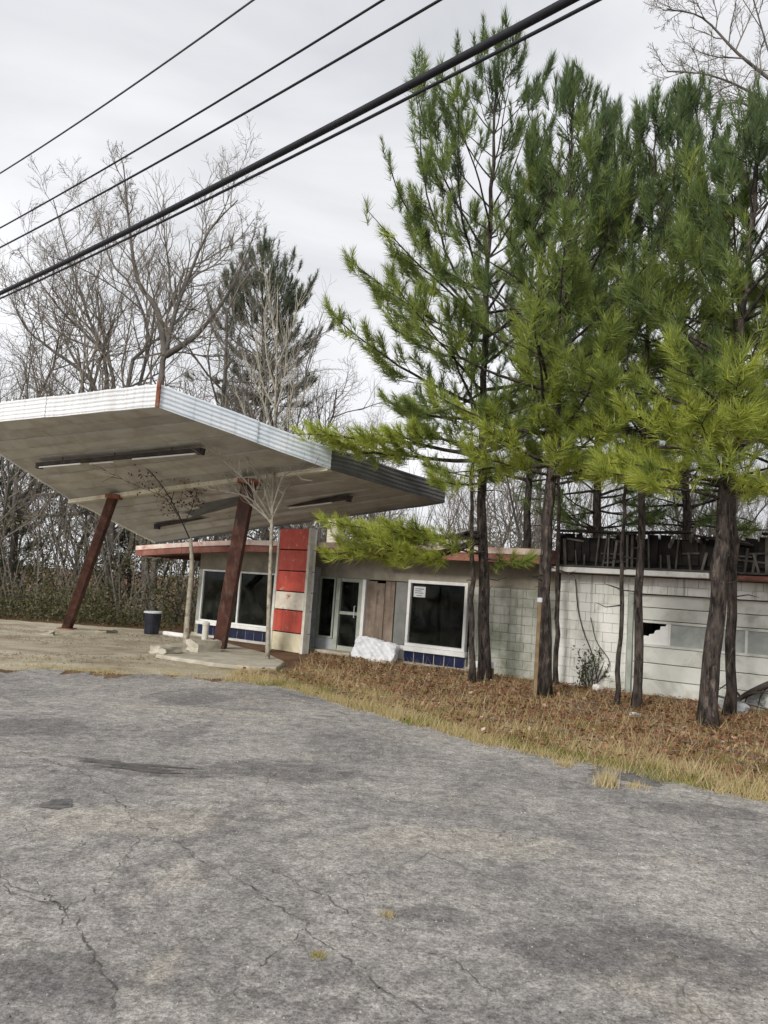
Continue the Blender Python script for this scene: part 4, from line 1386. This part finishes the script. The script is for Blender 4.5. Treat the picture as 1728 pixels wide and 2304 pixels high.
s0 = ground_at(418, 1458)
tm, cm = MB(), MB()
trunk = [np.zeros(3)] + sp((424, 1370), (432, 1270), (428, 1210))
tm.tube(smooth_path(trunk, 10), [.085 - .004 * i for i in range(11)], 7)
tips = []
for s, r in [([(428, 1215), (405, 1165), (370, 1100), (320, 1045), (250, 1000), (165, 930)], .020), ([(400, 1160), (370, 1120), (300, 1090), (240, 1060)], .012), ([(385, 1130), (400, 1080), (420, 1050)], .010), ([(360, 1090), (330, 1030), (330, 990)], .010), ([(415, 1180), (440, 1120), (445, 1080)], .008)]:
    pts = smooth_path(sp(*[(x, y, -.4 * i) for i, (x, y) in enumerate(s)]), 10)
    cm.tube(pts, [r * (1 - .07 * i) for i in range(11)], 4, cap=False)
    for i in range(2, 11):
        for k in range(3):
            d = unit(unit(pts[i] - pts[i - 1]) + nr.normal(0, .6, 3)); L = nr.uniform(.12, .45)
            e = pts[i] + d * L
            cm.tube([pts[i], pts[i] + d * L * .5, e], [.005, .004, .003], 3, cap=False)
            tips.append(e)
root, _, _ = bare_tree('sapling', 'grey bent sapling with clinging brown leaves beside the concrete island', s0, tm, cm, None, ('bark_sapling', 'dead_limb'))
tips = np.array(tips)
# leaves hang thickest in the middle of its crown
mid = sp((385, 1110, -.8))[0]
pick = tips[np.linalg.norm(tips - mid, axis=1) < .95]
N = 420
c = pick[nr.integers(0, len(pick), N)] + nr.normal(0, .09, (N, 3))
a1 = nr.normal(size=(N, 3)); a1 /= np.linalg.norm(a1, axis=1)[:, None]
a2 = np.cross(a1, nr.normal(size=(N, 3))); a2 /= np.linalg.norm(a2, axis=1)[:, None]
q = np.stack([c - a1 * .045, c + a2 * .022, c + a1 * .045, c - a2 * .022], 1)
link('leaves', tri_mesh('leaves', q.reshape(-1, 3), M['dead_leaf'], nr.random(N), 4), root)


# ------------------------------------------------------------------ undergrowth, grass, litter
def leaf_quads(c, size, r_):
    N = len(c)
    a1 = r_.normal(size=(N, 3)); a1 /= np.linalg.norm(a1, axis=1)[:, None]
    a2 = np.cross(a1, r_.normal(size=(N, 3))); a2 /= np.linalg.norm(a2, axis=1)[:, None]
    s = (size * r_.uniform(.6, 1.3, N))[:, None]
    return np.stack([c - a1 * s, c + a2 * s * .5, c + a1 * s, c - a2 * s * .5], 1).reshape(-1, 3)


def undergrowth(name, label, x0, x1, y_of, depth, h_of, n_clump, per, seed, tint_mu, leaf=.07, sd=.20):
    r_ = np.random.default_rng(seed)
    cx = r_.uniform(x0, x1, n_clump)
    cy = y_of(cx) + r_.random(n_clump) ** 1.2 * depth
    cz = h_of(cx) * r_.random(n_clump) ** 1.7
    sz = r_.uniform(.25, .75, n_clump)
    c = np.repeat(np.stack([cx, cy, cz], 1), per, 0) + r_.normal(size=(n_clump * per, 3)) * np.repeat(sz, per)[:, None] * np.array([.55, .55, .5])
    tn = np.clip(np.repeat(r_.normal(tint_mu, sd, n_clump), per) + r_.normal(0, .10, n_clump * per), 0, 1)
    ok = c[:, 2] > .02
    c, tn = c[ok], tn[ok]
    o = link(name, tri_mesh(name, leaf_quads(c, leaf, r_), M['brush'], tn, 4))
    tag(o, label, 'undergrowth', kind='stuff')
    return o


undergrowth('undergrowth', 'patchy olive and brown brush at the wood edge behind the left column', -27, -5.6, lambda x: 27.0 + .0 * x, 13, lambda x: 5.6 * (.6 + .4 * np.sin(x * 2.3) * np.sin(x * .9 + 1)), 2000, 40, 5, .66, .055, .28)
undergrowth('undergrowth', 'thin grey-brown brush showing above the shop roof', -8, 26, lambda x: 31.0 - .35 * x, 9, lambda x: 4.6 + .0 * x, 1500, 30, 6, .72, .06)
undergrowth('undergrowth', 'low green weeds along the back of the forecourt', -22, -6.6, lambda x: 25.7 + .0 * x, 2.2, lambda x: .8 + .3 * np.sin(x * 1.7), 420, 40, 8, .42, .05)

# thin stems through the left brush
r_ = np.random.default_rng(9); bs = MB()
for i in range(420):
    x = r_.uniform(-26, -4); y = r_.uniform(27, 37); h = r_.uniform(2.0, 8.5)
    d = np.array([r_.normal(0, .28), r_.normal(0, .2), 1.0]); p = np.array([x, y, 0.])
    bs.tube([p, p + d * h * .5, p + (d + np.array([r_.normal(0, .12), r_.normal(0, .12), 0])) * h], [.022, .015, .006], 3, cap=False)
for i in range(900):
    x = r_.uniform(-6, 24); y = r_.uniform(31, 40) - .35 * x; h = r_.uniform(3.0, 7.5)
    d = np.array([r_.normal(0, .12), r_.normal(0, .12), 1.0]); p = np.array([x, y, 0.])
    bs.tube([p, p + d * h * .5, p + (d + np.array([r_.normal(0, .12), r_.normal(0, .12), 0])) * h], [.022, .015, .006], 3, cap=False)
tag(bs.build('undergrowth_stems', M['bark_grey']), 'mass of thin bare stems in the brush behind the buildings', 'undergrowth', kind='stuff')

# verge between the road and the building
def verge_points(N, r_, near=None):
    out = np.empty((0, 2))
    while len(out) < N:
        x = r_.uniform(-2.6, 13, N); y = r_.uniform(2, 21.5, N)
        e = road_edge(x) + wob(x)
        # front of the facade line, behind the road edge
        dv = (np.stack([x, y], 1) - FA) @ FN
        ok = (y > e - .12 + r_.normal(0, .07, N)) & (dv > .15) & ((x > -1.6) | (y < 16.2)) & (y < 21)
        if near is not None:
            ok &= r_.random(N) < near(y - e, x)
        out = np.vstack([out, np.stack([x, y], 1)[ok]])
    return out[:N]


def blades(N, r_, h, w, near, tint_f, mat, name, label, patches=None):
    p = verge_points(N, r_, near) if patches is None else patches(N, r_)
    e = p[:, 1] - road_edge(p[:, 0])
    az_ = r_.uniform(0, 6.283, N); ln_ = r_.uniform(.1, .9, N)
    H = r_.uniform(h[0], h[1], N) * (.7 + .6 * np.sin(p[:, 0] * 2.3 + p[:, 1] * 1.7) ** 2)
    b = np.stack([p[:, 0], p[:, 1], np.full(N, .0)], 1)
    d = np.stack([np.cos(az_) * ln_, np.sin(az_) * ln_, np.ones(N)], 1)
    d /= np.linalg.norm(d, axis=1)[:, None]
    s = np.stack([-np.sin(az_ + 1.3), np.cos(az_ + 1.3), np.zeros(N)], 1) * w
    v = np.stack([b - s, b + s, b + d * H[:, None]], 1)
    o = link(name, tri_mesh(name, v.reshape(-1, 3), M[mat], np.clip(tint_f(p, e, r_), 0, 1)))
    return tag(o, label, 'grass', kind='stuff')


rg = np.random.default_rng(12)
blades(80000, rg, (.03, .12), .005, lambda e, x: np.exp(-np.maximum(e - .4 * np.sin(x * 2.7), 0) / 1.3) + .10, lambda p, e, r_: .60 + r_.normal(0, .20, len(p)) - .36 * (np.sin(p[:, 0] * 3 + 2 * np.sin(p[:, 1] * 2)) > .5), 'grass', 'grass', 'short tan and green grass along the asphalt edge under the pines')
blades(9000, rg, (.10, .30), .0045, lambda e, x: .12 + .8 * (np.sin(x * 2.1 + e * 1.3) > .45) * np.exp(-np.maximum(e - .6, 0) / 1.5), lambda p, e, r_: .72 + r_.normal(0, .18, len(p)), 'grass', 'dry_grass', 'taller dry straw-coloured grass stems among the pine litter')

# fallen leaves and pine straw
N = 34000
p = verge_points(N, rg, lambda e, x: np.clip((e - .25) / 1.6, .03, 1) * np.where(np.sin(x * 2.9 + 1.7 * np.sin(e * 2.3)) + np.sin(x * 6.1 - e * 4.3) > -.7, 1, .12))
c = np.stack([p[:, 0], p[:, 1], .015 + rg.random(N) ** 2 * .07], 1)
a1 = np.stack([np.cos(rg.random(N) * 6.28), np.sin(rg.random(N) * 6.28), rg.normal(0, .35, N)], 1)
a2 = np.stack([-a1[:, 1], a1[:, 0], rg.normal(0, .45, N)], 1)
s = rg.uniform(.018, .045, N)[:, None]
q = np.stack([c - a1 * s, c + a2 * s * .6, c + a1 * s, c - a2 * s * .6], 1).reshape(-1, 3)
tag(link('fallen_leaves', tri_mesh('fallen_leaves', q, M['litter_leaf'], np.clip(rg.normal(.40, .24, N) + .12 * np.sin(p[:, 0] * 1.9 + p[:, 1]), 0, 1), 4)), 'red-brown fallen leaves carpeting the ground between the pines', 'leaves', kind='stuff')
N = 45000
p = verge_points(N, rg, lambda e, x: np.clip((e - .1) / 1.2, .06, 1))
c = np.stack([p[:, 0], p[:, 1], .01 + rg.random(N) ** 2 * .08], 1)
az_ = rg.random(N) * 6.28
a1 = np.stack([np.cos(az_), np.sin(az_), rg.normal(0, .18, N)], 1) * rg.uniform(.06, .13, N)[:, None]
sd = np.stack([-np.sin(az_), np.cos(az_), np.full(N, .3)], 1) * .004
v = np.stack([c - a1 - sd, c - a1 + sd, c + a1], 1).reshape(-1, 3)
tag(link('pine_straw', tri_mesh('pine_straw', v, M['straw'], np.clip(rg.normal(.5, .22, N), 0, 1))), 'rust-coloured fallen pine needles under the pines', 'pine straw', kind='stuff')


# brown leaf drifts lying in bands across the forecourt
N = 6000
k = 40
bx_ = rg.uniform(-15, -3.0, k); by_ = rg.uniform(15.5, 24.5, k)
j = rg.integers(0, k, N)
p = np.stack([bx_[j] + rg.normal(0, .7, N), by_[j] + rg.normal(0, .30, N)], 1)
p = p[p[:, 1] < np.interp(p[:, 0], [-15, -5.5, -3, -2], [25, 24.4, 20.4, 17])]
N = len(p)
c = np.stack([p[:, 0], p[:, 1], .012 + rg.random(N) ** 2 * .04], 1)
lq = leaf_quads(c, .026, rg); lq[:, 2] = .012 + np.abs(lq[:, 2] - .012) * .35
tag(link('leaf_drift', tri_mesh('leaf_drift', lq, M['dead_leaf'], np.clip(rg.normal(.6, .3, N), 0, 1), 4)), 'brown leaf drifts lying in bands across the pale forecourt', 'leaves', kind='stuff')

# sticks dropped among the litter
m = MB(); p = verge_points(260, rg, lambda e, x: np.clip((e - .4) / 1.5, .05, 1))
for x, y in p:
    a = rg.random() * 6.28; L = rg.uniform(.12, .6); d = np.array([math.cos(a), math.sin(a), rg.normal(0, .10)])
    q = np.array([x, y, .05])
    m.tube([q - d * L / 2, q + np.array([0, 0, .02]), q + d * L / 2 + rg.normal(0, .03, 3)], [.008, .007, .004], 4, cap=False)
tag(m.build('twigs', M['bark_grey']), 'small dead sticks scattered through the leaf litter', 'twigs', kind='stuff')

# patches of dry grass on the forecourt edge
def fore(N, r_):
    k = 70
    cx = r_.uniform(-14, -2.0, k); cy = road_edge(cx) + np.abs(r_.normal(.3, 1.1, k)) + .05
    j = r_.integers(0, k, N)
    return np.stack([cx[j] + r_.normal(0, .28, N), cy[j] + r_.normal(0, .10, N)], 1)


blades(7000, rg, (.02, .06), .005, None, lambda p, e, r_: .62 + r_.normal(0, .2, len(p)), 'grass', 'forecourt_grass', 'low dry grass straggling over the edge of the forecourt', fore)


# loose grit lying on the asphalt
N = 7000
gy = 2.5 + rg.random(N) ** 1.6 * 12; gx = rg.uniform(-1, 1, N) * (1.2 + gy * .55)
ok = gy < road_edge(gx) - .05
k = 60; cx_, cy_ = rg.uniform(-4, 4, k), rg.uniform(3, 13, k)
gx, gy = gx[ok], gy[ok]
N = len(gx)
s_ = rg.uniform(.003, .009, N) * (.6 + .05 * gy)
tet = np.array([[1, 0, 0], [-.5, .87, 0], [-.5, -.87, 0], [0, 0, 1.0]])
rot = rg.random(N) * 6.28
cs, sn = np.cos(rot), np.sin(rot)
tv = tet[None] * s_[:, None, None] * rg.uniform(.7, 1.4, (N, 4, 1))
tv = np.stack([tv[..., 0] * cs[:, None] - tv[..., 1] * sn[:, None], tv[..., 0] * sn[:, None] + tv[..., 1] * cs[:, None], tv[..., 2]], -1)
tv += np.stack([gx, gy, np.full(N, .008)], 1)[:, None]
tri = tv[:, [[0, 1, 3], [1, 2, 3], [2, 0, 3]]].reshape(-1, 3)
M['grit'] = leaf_mat('grit', [(0.0, (0.07, 0.065, 0.06)), (0.6, (0.28, 0.26, 0.23)), (1.0, (0.5, 0.47, 0.42))], 0, .9)
tag(link('gravel', tri_mesh('gravel', tri, M['grit'], np.repeat(rg.random(N), 3))), 'loose grit and small stones on the worn asphalt', 'gravel', kind='stuff')

# ------------------------------------------------------------------ weeds on the road
def tuft(name, label, px_, py_, n_, h, spread, tint_, seed, mat='grass'):
    r_ = np.random.default_rng(seed); c0 = ground_at(px_, py_, .008)
    a = r_.random(n_) * 6.28; ln_ = r_.uniform(.05, .75, n_)
    b = np.stack([r_.normal(0, spread, n_), r_.normal(0, spread, n_), np.zeros(n_)], 1)
    d = np.stack([np.cos(a) * ln_, np.sin(a) * ln_, np.ones(n_)], 1); d /= np.linalg.norm(d, axis=1)[:, None]
    H = r_.uniform(.4, 1, n_) * h
    s = np.stack([-np.sin(a + 1), np.cos(a + 1), np.zeros(n_)], 1) * .0035
    v = np.stack([b - s, b + s, b + d * H[:, None]], 1)
    o = link(name, tri_mesh(name, v.reshape(-1, 3), M[mat], np.clip(r_.normal(tint_, .14, n_), 0, 1)), None, loc=tuple(map(float, c0)))
    return tag(o, label, 'weed', 'weeds in the asphalt')


tuft('weed', 'dry brown weed clump standing in the asphalt below the garage', 1365, 1768, 260, .24, .05, .8, 1)
tuft('weed', 'smaller dry weed just right of the brown clump in the asphalt', 1432, 1772, 110, .09, .05, .75, 2)
tuft('weed', 'yellow weed in a crack in the middle foreground', 872, 2062, 40, .05, .02, .6, 3)
tuft('weed', 'flat olive grass clump in the bottom crack', 715, 2150, 110, .022, .022, .4, 4)
tuft('weed', 'bright green weed at the grass edge below the pylon', 730, 1560, 260, .16, .10, .05, 5)
tuft('weed', 'pale yellow grass tongue reaching onto the asphalt', 1270, 1722, 300, .07, .05, .75, 6)

# ------------------------------------------------------------------ small things
# trash bin
b = ground_at(340, 1427)
tb = empty('trash_bin', tuple(map(float, b)))
tag(tb, 'dark blue round trash bin at the edge of the wood behind the columns', 'bin')
def lathe(prof, sides=24):
    m = MB(); k = len(prof)
    for r, z in prof:
        for j in range(sides):
            a = 6.2832 * j / sides
            m.v.append((r * math.cos(a), r * math.sin(a), z))
    for i in range(k - 1):
        for j in range(sides):
            j2 = (j + 1) % sides
            m.f.append((i * sides + j, i * sides + j2, (i + 1) * sides + j2, (i + 1) * sides + j))
    m.f.append(tuple(reversed(range(sides)))); m.f.append(tuple((k - 1) * sides + j for j in range(sides)))
    return m
lathe([(.20, 0), (.205, .03), (.225, .32), (.232, .33), (.235, .36), (.25, .62), (.235, .62), (.20, .05)]).build('body', M['bin'], tb)
lathe([(.252, .615), (.268, .62), (.268, .66), (.252, .672), (.236, .66), (.236, .63)]).build('rim', M['bin_rim'], tb)
for s in (-1, 1):
    MB().tube([(s * .25, -.05, .52), (s * .29, -.05, .54), (s * .29, .05, .54), (s * .25, .05, .52)], .010, 6).build('handle', M['bin'], tb)

# concrete pump island round the nearer column
isl = [ground_at(x, y) for x, y in ((342, 1462), (420, 1452), (520, 1458), (600, 1478), (640, 1498), (622, 1512), (560, 1510), (480, 1502), (400, 1490), (350, 1482))]
ic = sum(isl) / len(isl)
m = MB(); m.prism([tuple(q - ic) for q in reversed(isl)], (0, 0, .09))
bmx = m.build('pump_island', M['concrete'], None, bevel=.02, loc=(float(ic[0]), float(ic[1]), .001))
tag(bmx, 'low pale concrete pump island under the nearer leaning column', 'kerb island')


def chunk(name, label, px_, py_, sx, sy, sz, seed, mat='concrete', z=0.0, cat='rubble', grp='broken concrete on the forecourt'):
    r_ = np.random.default_rng(seed)
    bm = bmesh.new()
    bmesh.ops.create_cube(bm, size=1)
    bmesh.ops.subdivide_edges(bm, edges=bm.edges[:], cuts=2, use_grid_fill=True)
    for v in bm.verts:
        q = r_.normal(0, .055, 3)
        v.co = Vector(((v.co.x + q[0]) * sx, (v.co.y + q[1]) * sy, max(0, (v.co.z + .5 + q[2]) * sz)))
    me = bpy.data.meshes.new(name); bm.to_mesh(me); bm.free()
    me.materials.append(M[mat])
    c = ground_at(px_, py_, z)
    o = link(name, me, None, loc=tuple(map(float, c)), rot=(0, 0, r_.random() * 3))
    return tag(o, label, cat, grp)


chunk('concrete_chunk', 'squarish pale concrete chunk on the island beside the bent sapling', 372, 1470, .55, .4, .16, 1, z=.085)
chunk('concrete_chunk', 'larger broken slab leaning by the island, left of the nearer column', 458, 1466, .7, .4, .26, 2, z=.085)
chunk('concrete_chunk', 'flat pale slab lying left of the pump island', 240, 1424, .5, .35, .10, 3)
chunk('concrete_chunk', 'small pale lump on the forecourt under the farther column', 100, 1428, .45, .3, .12, 4)
m = MB(); m.box(-.45, .45, -.08, .08, 0, .12)
b = ground_at(392, 1432)
tag(m.build('wheel_stop', M['white_paint'], None, bevel=.03, loc=tuple(map(float, b)), rot=(0, 0, FROT)), 'white concrete wheel stop lying right of the dark bin', 'wheel stop')
b = ground_at(460, 1445)
m = lathe([(.09, 0), (.09, .46), (.105, .47), (.105, .53), (.06, .56)], 14)
tag(m.build('pipe_stub', M['pale_trim'], None, smooth=False, loc=tuple(map(float, b))), 'short pale pipe post under the left shop window', 'post')

# white plastic-wrapped bundle slumped under the boarded window
p = fac(7.45, .42)
bm = bmesh.new(); bmesh.ops.create_cube(bm, size=1)
bmesh.ops.subdivide_edges(bm, edges=bm.edges[:], cuts=26, use_grid_fill=True)
for v in bm.verts:
    x, y, z = (c * 2 for c in v.co)
    k = 1 / max(1e-6, (abs(x) ** 9 + abs(y) ** 9 + abs(z) ** 9) ** (1 / 9))
    x, y, z = x * k, y * k, z * k
    pinch = 1 - .30 * math.exp(-((x - .22) / .09) ** 2) - .12 * math.exp(-((x + .55) / .06) ** 2)
    w = .05 * math.sin(x * 9 + z * 6 + 2 * math.sin(y * 5)) + .035 * abs(math.sin(z * 11 - x * 13 + y * 7)) + .022 * math.sin(x * 31 + z * 17) + .018 * abs(math.sin(x * 23 - z * 29))
    v.co = Vector((x * .62, (y * .10 + w * .6 * (1 if y > 0 else -1) * abs(y)) * pinch + .10 * z, .26 + (z * .25 + w * .25 * z) * (1 - (1 - pinch) * .35) - .03 * x))
for f in bm.faces: f.smooth = True
me = bpy.data.meshes.new('wrapped_panel'); bm.to_mesh(me); bm.free(); me.materials.append(M['plastic_wrap'])
wb = link('wrapped_panel', me, None, loc=tuple(map(float, p)), rot=(0, rad(4), FROT))
tag(wb, 'crumpled white plastic-wrapped panel leaning under the boarded window', 'panel')

# brown post with white cap
b = ground_at(1203, 1572)
po = empty('marker_post', tuple(map(float, b)))
tag(po, 'thin brown post with a white cap against the stout pine', 'post')
MB().box(-.032, .032, -.025, .025, 0, 1.78).build('shaft', M['post'], po, bevel=.006)
MB().box(-.045, .045, -.035, .035, 1.75, 1.84).build('cap', M['bin_rim'], po, bevel=.01)
# white utility boxes flanking the tall pine's foot
for (x, y, lab) in ((1067, 1522, 'small white marker left of the tall pine foot'), (1106, 1524, 'small white marker right of the tall pine foot')):
    b = ground_at(x, y + 10)
    o = empty('ground_marker', tuple(map(float, b)))
    tag(o, lab, 'marker', 'white markers at the tall pine foot')
    MB().box(-.035, .035, -.02, .02, 0, .30).build('stake', M['post'], o)
    MB().box(-.06, .06, -.045, -.021, .28, .42).build('plate', M['white_paint'], o, bevel=.01)
chunk('litter_scrap', 'white plastic cup-sized scrap among the leaves below the shrub', 1345, 1556, .16, .14, .14, 6, 'white_paint', cat='litter', grp='white litter by the garage')
chunk('litter_scrap', 'flat white board scrap at the foot of the garage wall', 1288, 1532, .40, .18, .07, 7, 'white_paint', cat='litter', grp='white litter by the garage')
chunk('litter_scrap', 'pale scrap in the leaves between the slim pine and the largest pine', 1428, 1612, .14, .12, .06, 8, 'paper', cat='litter', grp='white litter by the garage')

# leafless shrub and vine climbing the garage wall
p = fac(12.95, .35)
sh = empty('wall_shrub', tuple(map(float, p)))
tag(sh, 'scraggly shrub and vine climbing the white garage wall', 'shrub')
r_ = np.random.default_rng(22); m = MB(); tip = []
for i in range(16):
    d = unit(np.array([r_.normal(0, .35), r_.normal(0, .15), 1.0])); L = r_.uniform(.35, .9); q = np.array([r_.normal(0, .08), r_.normal(0, .04), 0])
    e = q + d * L
    m.tube([q, q + d * L * .5 + r_.normal(0, .03, 3), e], [.012, .008, .004], 4, cap=False); tip += [e, q + d * L * .6, q + d * L * .8]
vine = [(0.1, 0, 0.2), (-.02, 0, .7), (-.25, 0, 1.2), (-.40, 0, 1.7), (-.48, 0, 2.3)]
def loc_v(u, z): w = FU * u + FN * (-.19); return np.array([w[0], w[1], z])
m.tube(smooth_path([loc_v(u, z) for u, _, z in vine], 12), .012, 4, cap=False)
m.tube(smooth_path([loc_v(.15, .2), loc_v(.35, .6), loc_v(.05, 1.0), loc_v(-.1, 1.5)], 10), .010, 4, cap=False)
m.build('stems', M['dead_limb'], sh)
c = np.array(tip)[r_.integers(0, len(tip), 260)] + r_.normal(0, .07, (260, 3)); c[:, 2] = np.abs(c[:, 2])
link('leaves', tri_mesh('leaves', leaf_quads(c, .04, r_), M['shrub_leaf'], r_.random(260), 4), sh)

# broken boards heaped by the garage, right edge
for k, (x, y, L, az_, el_, lab) in enumerate([(1668, 1596, 1.1, .3, .35, 'grey broken board propped steeply in the heap under the fallen limb'), (1700, 1606, 1.4, 2.7, .16, 'long grey board lying low in the heap under the fallen limb'), (1720, 1590, .9, 1.2, .5, 'short dark board standing up behind the heap by the garage')]):
    b = ground_at(x, y)
    m = MB(); m.box(-L / 2, L / 2, -.07, .07, -.014, .014)
    o = m.build('broken_board', M['stud'], None, bevel=.004, loc=(float(b[0]), float(b[1]), .03 + L / 2 * math.sin(el_)), rot=(.2 * k, -el_, az_))
    tag(o, lab, 'board', 'broken boards by the garage')
chunk('rubble_block', 'grey broken block at the foot of the fallen limb by the garage', 1650, 1604, .42, .3, .2, 12, 'grey_block', cat='rubble', grp='rubble by the garage')
chunk('rubble_block', 'smaller pale block lying right of the largest pine by the garage', 1704, 1596, .34, .25, .22, 13, 'grey_block', cat='rubble', grp='rubble by the garage')

# fallen dead limb by the garage, right edge
b = ground_at(1690, 1600)
fl = empty('fallen_limb', tuple(map(float, b)))
tag(fl, 'dark fallen limb lying over the heap at the right edge by the garage', 'limb')
Yb = float(b[1])
lp = lambda *pp: [at(x, y, Yb + dy) - b for x, y, dy in pp]
m = MB()
m.tube(smooth_path(lp((1612, 1606, .1), (1640, 1590, .1), (1668, 1570, .1), (1700, 1552, 0), (1760, 1530, -.1), (1850, 1520, -.2)), 16), [.03 + .0028 * i for i in range(17)], 8)
for s in ([(1668, 1570, .1), (1690, 1560, -.1), (1730, 1555, -.2)], [(1640, 1580, .1), (1660, 1592, 0), (1690, 1600, 0)], [(1700, 1552, 0), (1680, 1570, .1), (1672, 1602, .1)], [(1668, 1570, .1), (1640, 1540, .2), (1612, 1556, .3)], [(1740, 1537, -.1), (1715, 1560, 0), (1700, 1606, .1)]):
    m.tube(smooth_path(lp(*s), 8), [.026 - .0023 * i for i in range(9)], 5)
m.build('branch', M['dead_limb'], fl, smooth=True)
